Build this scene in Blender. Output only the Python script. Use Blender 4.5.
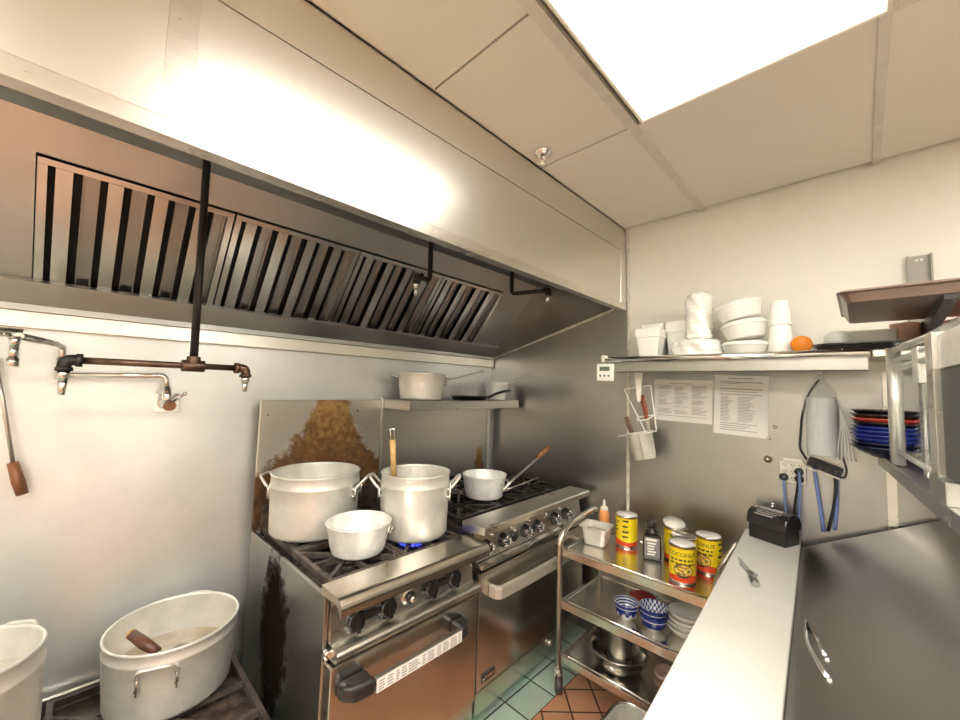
import bpy, bmesh, math, random
from mathutils import Vector, Matrix

random.seed(7)
PI = math.pi
scene = bpy.context.scene
COL = scene.collection
for _o in list(bpy.data.objects):
    bpy.data.objects.remove(_o)

# ------------------------------------------------------------------ camera
cam_d = bpy.data.cameras.new('camera')
cam_d.sensor_fit = 'HORIZONTAL'
cam_d.sensor_width = 36.0
cam_d.lens = 36.0 * 389.07 / 960.0
cam_d.clip_start = 0.02
cam = bpy.data.objects.new('camera', cam_d)
COL.objects.link(cam)
R = Matrix(((0.69692867, -0.07152689, -0.71356452),
            (-0.71653757, -0.0286615, -0.69695941),
            (0.02939951, 0.99702679, -0.07122673)))
# world +x runs along the range wall to the right, world +y towards the range wall
M4 = R.to_4x4()
M4.translation = Vector((-2.185, -2.007, 1.58))
cam.matrix_world = M4
scene.camera = cam

# ------------------------------------------------------------------ world, exposure
world = bpy.data.worlds.new('world')
scene.world = world
world.use_nodes = True
world.node_tree.nodes['Background'].inputs[0].default_value = (1.0, 0.95, 0.86, 1)
world.node_tree.nodes['Background'].inputs[1].default_value = 0.12
scene.view_settings.view_transform = 'Standard'
scene.view_settings.look = 'None'
scene.view_settings.gamma = 1.0
scene.view_settings.use_curve_mapping = False
scene.view_settings.exposure = 0.95
LIGHT_COL = (1.0, 0.955, 0.875, 1)
LIGHT_STRENGTH = 2.8      # ceiling light in view
LIGHT_FILL = 12.5       # ceiling lights added out of view as fill
CEIL = 2.53
FL = 0.18           # height of the floor

# ------------------------------------------------------------------ materials
def nmat(name):
    m = bpy.data.materials.new(name)
    m.use_nodes = True
    nt = m.node_tree
    return m, nt, nt.nodes['Principled BSDF']

def lk(nt, a, b):
    nt.links.new(a, b)

def mat(name, col, rough=0.5, metal=0.0, var=0.0, vscale=8.0, bump=0.0, bscale=60.0, rvar=0.0,
        stretch=(1, 1, 1), col2=None, spec=None, coat=0.0, trans=0.0, alpha=1.0, ior=None):
    m, nt, b = nmat(name)
    b.inputs['Base Color'].default_value = (*col, 1)
    b.inputs['Roughness'].default_value = rough
    b.inputs['Metallic'].default_value = metal
    if spec is not None:
        b.inputs['Specular IOR Level'].default_value = spec
    if coat:
        b.inputs['Coat Weight'].default_value = coat
        b.inputs['Coat Roughness'].default_value = 0.08
    if trans:
        b.inputs['Transmission Weight'].default_value = trans
    if ior:
        b.inputs['IOR'].default_value = ior
    if alpha < 1:
        b.inputs['Alpha'].default_value = alpha
    if var or bump or rvar or col2:
        tc = nt.nodes.new('ShaderNodeTexCoord')
        mp = nt.nodes.new('ShaderNodeMapping')
        mp.inputs['Scale'].default_value = stretch
        lk(nt, tc.outputs['Object'], mp.inputs['Vector'])
        n = nt.nodes.new('ShaderNodeTexNoise')
        n.inputs['Scale'].default_value = vscale
        n.inputs['Detail'].default_value = 6
        n.inputs['Roughness'].default_value = 0.6
        lk(nt, mp.outputs['Vector'], n.inputs['Vector'])
        if var or col2:
            mx = nt.nodes.new('ShaderNodeMix')
            mx.data_type = 'RGBA'
            c2 = col2 if col2 else tuple(max(0, c * (1 - var)) for c in col)
            mx.inputs[6].default_value = (*col, 1)
            mx.inputs[7].default_value = (*c2, 1)
            rp = nt.nodes.new('ShaderNodeValToRGB')
            rp.color_ramp.elements[0].position = 0.38
            rp.color_ramp.elements[1].position = 0.66
            lk(nt, n.outputs['Fac'], rp.inputs['Fac'])
            lk(nt, rp.outputs['Color'], mx.inputs[0])
            lk(nt, mx.outputs[2], b.inputs['Base Color'])
        if rvar:
            mr = nt.nodes.new('ShaderNodeMapRange')
            mr.inputs['To Min'].default_value = max(0.02, rough - rvar)
            mr.inputs['To Max'].default_value = min(1, rough + rvar)
            lk(nt, n.outputs['Fac'], mr.inputs['Value'])
            lk(nt, mr.outputs['Result'], b.inputs['Roughness'])
        if bump:
            n2 = nt.nodes.new('ShaderNodeTexNoise')
            n2.inputs['Scale'].default_value = bscale
            n2.inputs['Detail'].default_value = 4
            lk(nt, mp.outputs['Vector'], n2.inputs['Vector'])
            bp = nt.nodes.new('ShaderNodeBump')
            bp.inputs['Strength'].default_value = bump
            bp.inputs['Distance'].default_value = 0.004
            lk(nt, n2.outputs['Fac'], bp.inputs['Height'])
            lk(nt, bp.outputs['Normal'], b.inputs['Normal'])
    return m

def emat(name, col, strength):
    m, nt, b = nmat(name)
    b.inputs['Base Color'].default_value = (0.9, 0.9, 0.88, 1)
    b.inputs['Emission Color'].default_value = col
    b.inputs['Emission Strength'].default_value = strength
    return m

STEEL = mat('brushed_steel', (0.74, 0.71, 0.655), 0.30, 1.0, var=0.10, vscale=5, rvar=0.10, bump=0.05, bscale=40, stretch=(1, 1, 6))
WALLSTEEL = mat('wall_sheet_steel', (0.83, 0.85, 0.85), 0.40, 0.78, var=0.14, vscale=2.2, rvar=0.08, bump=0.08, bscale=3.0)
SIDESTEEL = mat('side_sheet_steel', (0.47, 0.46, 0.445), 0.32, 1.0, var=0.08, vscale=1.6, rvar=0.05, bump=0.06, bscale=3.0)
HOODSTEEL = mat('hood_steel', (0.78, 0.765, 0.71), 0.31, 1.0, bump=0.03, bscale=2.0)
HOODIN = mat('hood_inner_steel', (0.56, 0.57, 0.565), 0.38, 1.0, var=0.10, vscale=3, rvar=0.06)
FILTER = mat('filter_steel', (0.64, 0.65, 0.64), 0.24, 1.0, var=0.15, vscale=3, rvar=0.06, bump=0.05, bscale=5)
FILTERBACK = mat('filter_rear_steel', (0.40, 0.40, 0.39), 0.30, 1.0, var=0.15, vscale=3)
DARKGAP = mat('flat_black', (0.02, 0.017, 0.015), 0.7)  # near-black colour for the shade behind the filters and in socket slots
TABLESTEEL = mat('worktop_steel', (0.42, 0.41, 0.39), 0.30, 1.0, rvar=0.05, vscale=3, bump=0.04, bscale=3)
DOORSTEEL = mat('door_steel', (0.70, 0.66, 0.60), 0.24, 1.0, var=0.10, vscale=4, rvar=0.08)
SHELFSTEEL = mat('shelf_steel', (0.50, 0.49, 0.465), 0.30, 1.0, var=0.12, vscale=5, rvar=0.08, bump=0.05, bscale=30)
CARTSTEEL = mat('cart_steel', (0.72, 0.68, 0.61), 0.22, 1.0, var=0.10, vscale=6, rvar=0.07)
CHROME = mat('chrome', (0.80, 0.79, 0.77), 0.10, 1.0)
ALU = mat('worn_aluminium', (0.82, 0.80, 0.74), 0.42, 0.55, var=0.24, vscale=6, rvar=0.08, bump=0.12, bscale=14)
ALU_IN = ALU
DENT = mat('dented_pale_aluminium', (0.95, 0.945, 0.91), 0.45, 0.35, var=0.20, vscale=20, rvar=0.1, bump=0.5, bscale=26)
FRAMEALU = mat('white_aluminium', (0.84, 0.83, 0.79), 0.35, 0.7, var=0.10, vscale=30, bump=0.05)
BLACKPIPE = mat('blackened_pipe', (0.022, 0.018, 0.015), 0.42, 0.3)
BROWNPIPE = mat('rusty_dark_pipe', (0.16, 0.10, 0.07), 0.36, 0.8, var=0.5, vscale=30)
IRONBLACK = mat('black_cast_iron', (0.022, 0.019, 0.017), 0.38, 0.3, bump=0.4, bscale=70)
IRON = mat('burnt_cast_iron', (0.045, 0.034, 0.028), 0.5, 0.25, vscale=18, bump=0.4, bscale=70, col2=(0.13, 0.098, 0.08))
GRIME = mat('baked_grime', (0.030, 0.020, 0.016), 0.45, 0.0, vscale=26, bump=0.8, bscale=50, col2=(0.13, 0.085, 0.06))
PLASTICBLACK = mat('black_plastic', (0.018, 0.017, 0.017), 0.32, coat=0.3)
KNOBBLACK = mat('knob_black', (0.015, 0.014, 0.014), 0.18, coat=0.6)
RUBBER = mat('grey_rubber', (0.07, 0.068, 0.065), 0.55)
WOOD = mat('varnished_wood', (0.30, 0.12, 0.045), 0.4, var=0.5, vscale=5, stretch=(8, 8, 1))
BAMBOO = mat('pale_wood', (0.66, 0.42, 0.17), 0.45, var=0.25, vscale=6, stretch=(8, 8, 1))
DARKWOOD = mat('dark_wood', (0.14, 0.055, 0.035), 0.4, var=0.4, vscale=6, stretch=(8, 8, 1))
PAINT = mat('cream_paint', (0.74, 0.715, 0.625), 0.42, var=0.04, vscale=3, bump=0.05, bscale=20)
BOARD = mat('cutting_board_white', (0.80, 0.785, 0.73), 0.42, var=0.06, vscale=4, bump=0.06, bscale=60)
WHITEPL = mat('white_plastic', (0.86, 0.85, 0.80), 0.32)
FOAM = mat('white_foam', (0.88, 0.87, 0.82), 0.6, bump=0.05, bscale=90)
WRAP = mat('crinkled_wrap', (0.88, 0.87, 0.81), 0.25, bump=0.9, bscale=45, coat=0.3)
PAPER = mat('paper', (0.86, 0.84, 0.80), 0.7)
INK = mat('grey_print', (0.40, 0.38, 0.36), 0.8)
CREAMPL = mat('cream_plastic', (0.80, 0.77, 0.68), 0.4)
ORANGE = mat('orange_plastic', (0.90, 0.27, 0.01), 0.35)
BROWNFIB = mat('brown_fibreglass', (0.20, 0.135, 0.105), 0.36, var=0.15, vscale=8, coat=0.2)
BLACKTRAY = mat('black_tray_plastic', (0.022, 0.018, 0.016), 0.22, coat=0.4)
PINKBROWN = mat('terracotta_plastic', (0.80, 0.50, 0.37), 0.5)
REDPL = mat('coral_red_plastic', (0.80, 0.16, 0.08), 0.35)
DARKRED = mat('dark_red_glaze', (0.36, 0.015, 0.015), 0.25, coat=0.2)
PORCELAIN = mat('white_porcelain', (0.90, 0.885, 0.83), 0.16, coat=0.3)
BLUECORD = mat('blue_cord', (0.20, 0.30, 0.62), 0.45)
BLACKCORD = mat('black_cord', (0.02, 0.02, 0.022), 0.45)
SAUCE = mat('orange_sauce', (0.78, 0.33, 0.10), 0.35)
BROTH = mat('pale_broth', (0.60, 0.47, 0.29), 0.15, var=0.4, vscale=10, coat=0.3)
CLEAR = mat('clear_plastic', (0.92, 0.92, 0.90), 0.12, trans=0.0, alpha=0.22)
CLEARW = mat('milky_plastic', (0.90, 0.90, 0.87), 0.28, alpha=0.72, bump=0.5, bscale=40)
GLASS = mat('pane_glass', (0.90, 0.93, 0.92), 0.02, trans=1.0, ior=1.45)
YELLOW = mat('yellow_tin_print', (0.88, 0.66, 0.02), 0.3)
CANRED = mat('red_tin_print', (0.72, 0.07, 0.02), 0.3)
TIN = mat('tin_metal', (0.80, 0.78, 0.74), 0.25, 1.0)
GOLD = mat('gold_rim', (0.62, 0.36, 0.08), 0.3, 0.8)
LIDWHITE = mat('can_lid_white', (0.84, 0.81, 0.76), 0.4)
CREAMFILL = mat('coconut_cream', (0.78, 0.68, 0.62), 0.35)
TEXTDARK = mat('dark_green_print', (0.05, 0.06, 0.02), 0.5)
LABELGREY = mat('grey_label', (0.23, 0.21, 0.22), 0.4)
LABELGREEN = mat('lime_label', (0.52, 0.62, 0.12), 0.4)
LCD = mat('lcd_grey_green', (0.14, 0.17, 0.12), 0.25)
BLUEFLAME = emat('blue_flame', (0.03, 0.07, 0.9, 1), 0.7)
BRASS = mat('dull_fitting_metal', (0.75, 0.68, 0.50), 0.3, 1.0)
CAULK = mat('old_caulk', (0.80, 0.76, 0.66), 0.5, var=0.3, vscale=25)
PLATEBLACK = mat('black_glaze', (0.014, 0.011, 0.013), 0.12, coat=0.5)
PLATEBLUE = mat('cobalt_glaze', (0.02, 0.04, 0.30), 0.12, coat=0.5)
PLATENAVY = mat('navy_glaze', (0.015, 0.018, 0.05), 0.12, coat=0.5)
PLATEREDRIM = mat('red_rim_glaze', (0.55, 0.06, 0.04), 0.15, coat=0.5)

def ceiling_mat():
    return mat('ceiling_board', (0.72, 0.69, 0.595), 0.75, var=0.03, vscale=3)
CEILM = ceiling_mat()
TBAR = mat('ceiling_bar_paint', (0.65, 0.62, 0.535), 0.5, var=0.12, vscale=20)

def floor_mat(name, c1, c2, w, h, rot, offx, offy):
    m, nt, b = nmat(name)
    tc = nt.nodes.new('ShaderNodeTexCoord')
    mp = nt.nodes.new('ShaderNodeMapping')
    mp.inputs['Rotation'].default_value = (0, 0, rot)
    mp.inputs['Location'].default_value = (offx, offy, 0)
    br = nt.nodes.new('ShaderNodeTexBrick')
    br.offset = 0.0
    br.squash = 1.0
    br.inputs['Scale'].default_value = 1.0
    br.inputs['Brick Width'].default_value = w
    br.inputs['Row Height'].default_value = h
    br.inputs['Mortar Size'].default_value = 0.004
    br.inputs['Mortar Smooth'].default_value = 0.2
    br.inputs['Color1'].default_value = (*c1, 1)
    br.inputs['Color2'].default_value = (*c2, 1)
    br.inputs['Mortar'].default_value = (0.05, 0.035, 0.025, 1)
    lk(nt, tc.outputs['Object'], mp.inputs['Vector'])
    lk(nt, mp.outputs['Vector'], br.inputs['Vector'])
    n = nt.nodes.new('ShaderNodeTexNoise')
    n.inputs['Scale'].default_value = 9
    n.inputs['Detail'].default_value = 6
    mx = nt.nodes.new('ShaderNodeMix')
    mx.data_type = 'RGBA'
    mx.blend_type = 'MULTIPLY'
    mx.inputs[0].default_value = 0.35
    lk(nt, tc.outputs['Object'], n.inputs['Vector'])
    lk(nt, br.outputs['Color'], mx.inputs[6])
    lk(nt, n.outputs['Color'], mx.inputs[7])
    lk(nt, mx.outputs[2], b.inputs['Base Color'])
    b.inputs['Roughness'].default_value = 0.38
    bp = nt.nodes.new('ShaderNodeBump')
    bp.inputs['Strength'].default_value = 0.4
    bp.inputs['Distance'].default_value = 0.003
    bp.invert = True
    lk(nt, br.outputs['Fac'], bp.inputs['Height'])
    lk(nt, bp.outputs['Normal'], b.inputs['Normal'])
    return m
TERRA = floor_mat('terracotta_tile', (0.68, 0.36, 0.21), (0.58, 0.29, 0.16), 0.13, 0.13, PI / 4, -0.078, -0.003)
GREEN = floor_mat('pale_green_tile', (0.50, 0.66, 0.54), (0.44, 0.60, 0.48), 0.19, 0.139, 0.0, -0.005, -0.005)

def stain_steel(name, cx, w0, w1, z0, z1, strength, base=(0.60, 0.57, 0.52), rough=0.34, ellipse=False):
    """steel with a baked-on stain whose shape lives in the part's own coordinates"""
    m, nt, b = nmat(name)
    tc = nt.nodes.new('ShaderNodeTexCoord')
    sp = nt.nodes.new('ShaderNodeSeparateXYZ')
    lk(nt, tc.outputs['Object'], sp.inputs[0])
    def mth(op, a, bb=None, clamp=False):
        n = nt.nodes.new('ShaderNodeMath')
        n.operation = op
        n.use_clamp = clamp
        for i, v in enumerate((a, bb)):
            if v is None:
                continue
            if isinstance(v, (int, float)):
                n.inputs[i].default_value = v
            else:
                lk(nt, v, n.inputs[i])
        return n.outputs[0]
    zz = mth('DIVIDE', mth('SUBTRACT', sp.outputs['Z'], z0), z1 - z0, True)
    ns = nt.nodes.new('ShaderNodeTexNoise')
    ns.inputs['Scale'].default_value = 14
    ns.inputs['Detail'].default_value = 8
    ns.inputs['Roughness'].default_value = 0.7
    lk(nt, tc.outputs['Object'], ns.inputs['Vector'])
    nf = nt.nodes.new('ShaderNodeTexNoise')
    nf.inputs['Scale'].default_value = 38
    nf.inputs['Detail'].default_value = 6
    lk(nt, tc.outputs['Object'], nf.inputs['Vector'])
    if ellipse:
        ax = sp.outputs['Y']
        dx = mth('DIVIDE', mth('ABSOLUTE', mth('SUBTRACT', ax, cx)), w0)
        dz = mth('MULTIPLY', mth('ABSOLUTE', mth('SUBTRACT', zz, 0.5)), 2.0)
        d = mth('SQRT', mth('ADD', mth('MULTIPLY', dx, dx), mth('MULTIPLY', dz, dz)))
    else:
        inv = mth('SUBTRACT', 1.0, zz)
        wid = mth('ADD', w0, mth('MULTIPLY', mth('POWER', inv, 2.5), w1))
        d = mth('DIVIDE', mth('ABSOLUTE', mth('SUBTRACT', sp.outputs['X'], cx)), wid)
    msk = mth('ADD', mth('SUBTRACT', 1.05, d), mth('MULTIPLY', mth('SUBTRACT', ns.outputs['Fac'], 0.5), 1.3))
    msk = mth('MULTIPLY', msk, strength, True)
    if not ellipse:
        msk = mth('MULTIPLY', msk, mth('MULTIPLY', mth('SUBTRACT', 1.0, zz), 5.0, True))
    rp = nt.nodes.new('ShaderNodeValToRGB')
    cr = rp.color_ramp
    cr.elements[0].position = 0.0
    cr.elements[0].color = (0.018, 0.012, 0.009, 1) if ellipse else (0.36, 0.23, 0.09, 1)
    cr.elements[1].position = 1.0
    cr.elements[1].color = (0.014, 0.010, 0.008, 1) if ellipse else (0.055, 0.035, 0.025, 1)
    e = cr.elements.new(0.45)
    e.color = (0.014, 0.010, 0.008, 1) if ellipse else (0.17, 0.088, 0.035, 1)
    if ellipse:
        dk = mth('MULTIPLY', msk, 1.0, True)
    else:
        dk = mth('ADD', mth('MULTIPLY', mth('SUBTRACT', 1.0, zz), 0.75), mth('MULTIPLY', mth('SUBTRACT', nf.outputs['Fac'], 0.5), 1.1), True)
    lk(nt, dk, rp.inputs['Fac'])
    mx = nt.nodes.new('ShaderNodeMix')
    mx.data_type = 'RGBA'
    mx.inputs[6].default_value = (*base, 1)
    lk(nt, mth('MULTIPLY', msk, 2.5, True), mx.inputs[0])
    lk(nt, rp.outputs['Color'], mx.inputs[7])
    lk(nt, mx.outputs[2], b.inputs['Base Color'])
    mm = mth('SUBTRACT', 1.0, msk, True)
    lk(nt, mth('MULTIPLY', mm, 0.5), b.inputs['Specular IOR Level'])
    lk(nt, mm, b.inputs['Metallic'])
    rr = mth('ADD', rough, mth('MULTIPLY', msk, 0.5))
    lk(nt, rr, b.inputs['Roughness'])
    return m

def bowl_mat(name, kind):
    """blue and white glaze in rings, dashes or flowers, in the bowl's own coordinates"""
    m, nt, b = nmat(name)
    tc = nt.nodes.new('ShaderNodeTexCoord')
    sp = nt.nodes.new('ShaderNodeSeparateXYZ')
    lk(nt, tc.outputs['Object'], sp.inputs[0])
    def mth(op, *a):
        n = nt.nodes.new('ShaderNodeMath')
        n.operation = op
        for i, v in enumerate(a):
            if isinstance(v, (int, float)):
                n.inputs[i].default_value = v
            else:
                lk(nt, v, n.inputs[i])
        return n.outputs[0]
    ang = mth('ARCTAN2', sp.outputs['Y'], sp.outputs['X'])
    if kind == 'rings':
        f = mth('SINE', mth('MULTIPLY', sp.outputs['Z'], 520.0))
        f = mth('GREATER_THAN', f, 0.0)
    elif kind == 'dots':
        a = mth('SINE', mth('ADD', mth('MULTIPLY', ang, 18.0), mth('MULTIPLY', mth('FLOOR', mth('MULTIPLY', sp.outputs['Z'], 75.0)), PI)))
        c = mth('SINE', mth('MULTIPLY', sp.outputs['Z'], 471.0))
        f = mth('GREATER_THAN', mth('ADD', a, mth('ABSOLUTE', c)), 0.75)
    else:  # outside: solid band above, flowers, white foot
        a = mth('MULTIPLY', mth('ADD', mth('SINE', mth('MULTIPLY', ang, 10.0)), 1.0), 0.008 if kind == 'flower' else 0.0005)
        f1 = mth('GREATER_THAN', mth('SUBTRACT', sp.outputs['Z'], a), 0.018 if kind == 'flower' else 0.020)
        ln = mth('LESS_THAN', mth('ABSOLUTE', mth('SUBTRACT', sp.outputs['Z'], 0.052 if kind == 'flower' else 0.047)), 0.0015)
        f = mth('MULTIPLY', f1, mth('SUBTRACT', 1.0, ln))
    mx = nt.nodes.new('ShaderNodeMix')
    mx.data_type = 'RGBA'
    mx.inputs[6].default_value = (0.78, 0.80, 0.82, 1)
    mx.inputs[7].default_value = (0.012, 0.03, 0.24, 1)
    lk(nt, f, mx.inputs[0])
    lk(nt, mx.outputs[2], b.inputs['Base Color'])
    b.inputs['Roughness'].default_value = 0.12
    b.inputs['Coat Weight'].default_value = 0.4
    return m
BOWL_RINGS = bowl_mat('blue_ring_glaze', 'rings')
BOWL_DOTS = bowl_mat('blue_dash_glaze', 'dots')
BOWL_FLOWER = bowl_mat('blue_flower_glaze', 'flower')
BOWL_BAND = bowl_mat('blue_band_glaze', 'band')

# ------------------------------------------------------------------ mesh builder
def frames(pts):
    pts = [Vector(p) for p in pts]
    n = len(pts)
    tans = []
    for i in range(n):
        if i == 0:
            t = pts[1] - pts[0]
        elif i == n - 1:
            t = pts[-1] - pts[-2]
        else:
            t = (pts[i + 1] - pts[i]).normalized() + (pts[i] - pts[i - 1]).normalized()
        if t.length < 1e-9:
            t = Vector((0, 0, 1))
        tans.append(t.normalized())
    up = Vector((0, 0, 1)) if abs(tans[0].z) < 0.9 else Vector((1, 0, 0))
    u = tans[0].cross(up).normalized()
    out = []
    for i in range(n):
        t = tans[i]
        u = (u - t * u.dot(t))
        if u.length < 1e-6:
            u = t.orthogonal()
        u.normalize()
        out.append((pts[i], u, t.cross(u).normalized()))
    return out

def fillet(pts, r, n=5):
    """round the inner corners of a polyline"""
    pts = [Vector(p) for p in pts]
    out = [pts[0]]
    for i in range(1, len(pts) - 1):
        a, b, c = pts[i - 1], pts[i], pts[i + 1]
        d1, d2 = (a - b), (c - b)
        rr = min(r, d1.length * 0.45, d2.length * 0.45)
        p, q = b + d1.normalized() * rr, b + d2.normalized() * rr
        for k in range(n + 1):
            t = k / n
            out.append(p * (1 - t) ** 2 + b * 2 * t * (1 - t) + q * t * t)
    out.append(pts[-1])
    return out

class MB:
    def __init__(self):
        self.v = []
        self.f = []
        self.m = []
        self.s = []
        self.cur = 0
        self.T = None
    def add(self, vs, fs, smooth=False):
        o = len(self.v)
        for p in vs:
            p = Vector(p)
            if self.T is not None:
                p = self.T @ p
            self.v.append(p)
        for f in fs:
            self.f.append([i + o for i in f])
            self.m.append(self.cur)
            self.s.append(smooth)
        return self
    def box(self, x0, y0, z0, x1, y1, z1):
        x0, x1 = min(x0, x1), max(x0, x1)
        y0, y1 = min(y0, y1), max(y0, y1)
        z0, z1 = min(z0, z1), max(z0, z1)
        vs = [(x0, y0, z0), (x1, y0, z0), (x1, y1, z0), (x0, y1, z0), (x0, y0, z1), (x1, y0, z1), (x1, y1, z1), (x0, y1, z1)]
        return self.add(vs, [(0, 3, 2, 1), (4, 5, 6, 7), (0, 1, 5, 4), (1, 2, 6, 5), (2, 3, 7, 6), (3, 0, 4, 7)])
    def prism(self, poly, axis, a0, a1, smooth=False):
        """poly: points in the two remaining axes (in x,y,z order), extruded along axis"""
        n = len(poly)
        def P(p, a):
            if axis == 'x':
                return (a, p[0], p[1])
            if axis == 'y':
                return (p[0], a, p[1])
            return (p[0], p[1], a)
        vs = [P(p, a0) for p in poly] + [P(p, a1) for p in poly]
        fs = [tuple(range(n - 1, -1, -1)), tuple(range(n, 2 * n))]
        self.add(vs, fs, False)
        o = len(self.v) - 2 * n
        for i in range(n):
            j = (i + 1) % n
            self.f.append([o + i, o + j, o + n + j, o + n + i])
            self.m.append(self.cur)
            self.s.append(smooth)
        return self
    def tube(self, pts, r, n=10, ry=None, caps=True, closed=False):
        fr = frames(pts)
        rs = r if isinstance(r, (list, tuple)) else [r] * len(fr)
        vs = []
        for (p, u, w), rr in zip(fr, rs):
            r2 = rr if ry is None else ry
            for k in range(n):
                a = 2 * PI * k / n
                vs.append(p + u * math.cos(a) * rr + w * math.sin(a) * r2)
        fs = []
        m = len(fr)
        for i in range(m - 1 if not closed else m):
            i2 = (i + 1) % m
            for k in range(n):
                k2 = (k + 1) % n
                fs.append((i * n + k, i * n + k2, i2 * n + k2, i2 * n + k))
        self.add(vs, fs, True)
        if caps and not closed:
            o = len(self.v) - m * n
            self.f.append([o + k for k in range(n - 1, -1, -1)])
            self.f.append([o + (m - 1) * n + k for k in range(n)])
            self.m += [self.cur] * 2
            self.s += [False] * 2
        return self
    def cyl(self, p0, p1, r0, r1=None, n=24):
        return self.tube([p0, p1], [r0, r0 if r1 is None else r1], n=n)
    def lathe(self, prof, c=(0, 0, 0), n=40, wob=None, smooth=True, rot=None):
        """profile of (r, z) around a vertical axis at c; r=0 ends close"""
        vs = []
        fs = []
        ids = []
        for i, (r, z) in enumerate(prof):
            if r < 1e-6:
                ids.append([len(vs)])
                vs.append(Vector((0, 0, z)))
            else:
                row = []
                for k in range(n):
                    a = 2 * PI * k / n
                    rr = r if wob is None else r * wob(a, z)
                    row.append(len(vs))
                    vs.append(Vector((rr * math.cos(a), rr * math.sin(a), z)))
                ids.append(row)
        for i in range(len(ids) - 1):
            A, B = ids[i], ids[i + 1]
            for k in range(n):
                k2 = (k + 1) % n
                if len(A) == 1 and len(B) == 1:
                    continue
                if len(A) == 1:
                    fs.append((A[0], B[k2], B[k]))
                elif len(B) == 1:
                    fs.append((A[k], A[k2], B[0]))
                else:
                    fs.append((A[k], A[k2], B[k2], B[k]))
        if rot is not None:
            vs = [rot @ v for v in vs]
        vs = [v + Vector(c) for v in vs]
        return self.add(vs, fs, smooth)
    def ball(self, c, r, n=16, m=10):
        prof = [(r * math.sin(PI * i / m), -r * math.cos(PI * i / m)) for i in range(m + 1)]
        prof[0] = (0, -r)
        prof[-1] = (0, r)
        return self.lathe(prof, c, n)
    def build(self, name, mats, parent=None, loc=None, world=False, rot=None, bevel=0.0, bsegs=2, subsurf=0):
        """world=True: vertices are world points, moved into the thing's own frame"""
        me = bpy.data.meshes.new(name)
        off = Vector((0, 0, 0))
        if world:
            p = parent
            while p is not None:
                off += p.location
                p = p.parent
        if parent is None and loc is not None and world:
            off = Vector(loc)
        vs = [v - off for v in self.v]
        me.from_pydata(vs, [], self.f)
        if not isinstance(mats, (list, tuple)):
            mats = [mats]
        for mm in mats:
            me.materials.append(mm)
        for p, i, s in zip(me.polygons, self.m, self.s):
            p.material_index = min(i, len(mats) - 1)
            p.use_smooth = s
        bm = bmesh.new()
        bm.from_mesh(me)
        bmesh.ops.recalc_face_normals(bm, faces=bm.faces)
        bm.to_mesh(me)
        bm.free()
        o = bpy.data.objects.new(name, me)
        COL.objects.link(o)
        if parent is not None:
            o.parent = parent
        elif loc is not None:
            o.location = loc
        if rot is not None:
            o.rotation_euler = rot
        if bevel:
            bv = o.modifiers.new('edge', 'BEVEL')
            bv.width = bevel
            bv.segments = bsegs
            bv.limit_method = 'ANGLE'
            bv.angle_limit = math.radians(40)
        if subsurf:
            ss = o.modifiers.new('smooth', 'SUBSURF')
            ss.levels = subsurf
            ss.render_levels = subsurf
        return o

def thing(name, label, cat, loc=(0, 0, 0), rz=0.0, group=None):
    o = bpy.data.objects.new(name, None)
    o.empty_display_size = 0.05
    COL.objects.link(o)
    o.location = loc
    o.rotation_euler = (0, 0, rz)
    o['label'] = label
    o['category'] = cat
    if group:
        o['group'] = group
    return o

def tag(o, label, cat, group=None, kind=None):
    o['label'] = label
    o['category'] = cat
    if group:
        o['group'] = group
    if kind:
        o['kind'] = kind
    return o

def struct(o, label, cat):
    o['kind'] = 'structure'
    o['label'] = label
    o['category'] = cat
    return o

def dup(root, loc, label, rz=None, group=None):
    r = root.copy()
    COL.objects.link(r)
    r.location = loc
    if rz is not None:
        r.rotation_euler = (0, 0, rz)
    r['label'] = label
    if group:
        r['group'] = group
    for ch in list(root.children):
        c = ch.copy()
        COL.objects.link(c)
        c.parent = r
        for g in list(ch.children):
            d = g.copy()
            COL.objects.link(d)
            d.parent = c
    return r

def dup_part(o, parent, loc=None, rot=None):
    c = o.copy()
    COL.objects.link(c)
    c.parent = parent
    if loc is not None:
        c.location = loc
    if rot is not None:
        c.rotation_euler = rot
    for g in list(o.children):
        d = g.copy()
        COL.objects.link(d)
        d.parent = c
    return c

def text_mesh(body, size):
    cu = bpy.data.curves.new('letters', 'FONT')
    cu.body = body
    cu.size = size
    cu.align_x = 'CENTER'
    cu.align_y = 'CENTER'
    cu.extrude = 0.0002
    ob = bpy.data.objects.new('letters', cu)
    COL.objects.link(ob)
    dg = bpy.context.evaluated_depsgraph_get()
    dg.update()
    me = ob.evaluated_get(dg).to_mesh()
    vs = [v.co.copy() for v in me.vertices]
    fs = [tuple(p.vertices) for p in me.polygons]
    bpy.data.objects.remove(ob)
    return vs, fs

# ================================================================== THE ROOM
XW0, YF = -4.5, -3.95            # far left wall, wall behind the photographer
b = MB(); b.box(XW0, YF, FL - 0.06, 0.0, -0.968, FL)
b.cur = 1; b.box(XW0, -0.968, FL - 0.06, 0.0, 0.0, FL)
struct(b.build('floor', [TERRA, GREEN]), 'terracotta tile floor with a pale green tile border along the ranges', 'floor')

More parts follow.
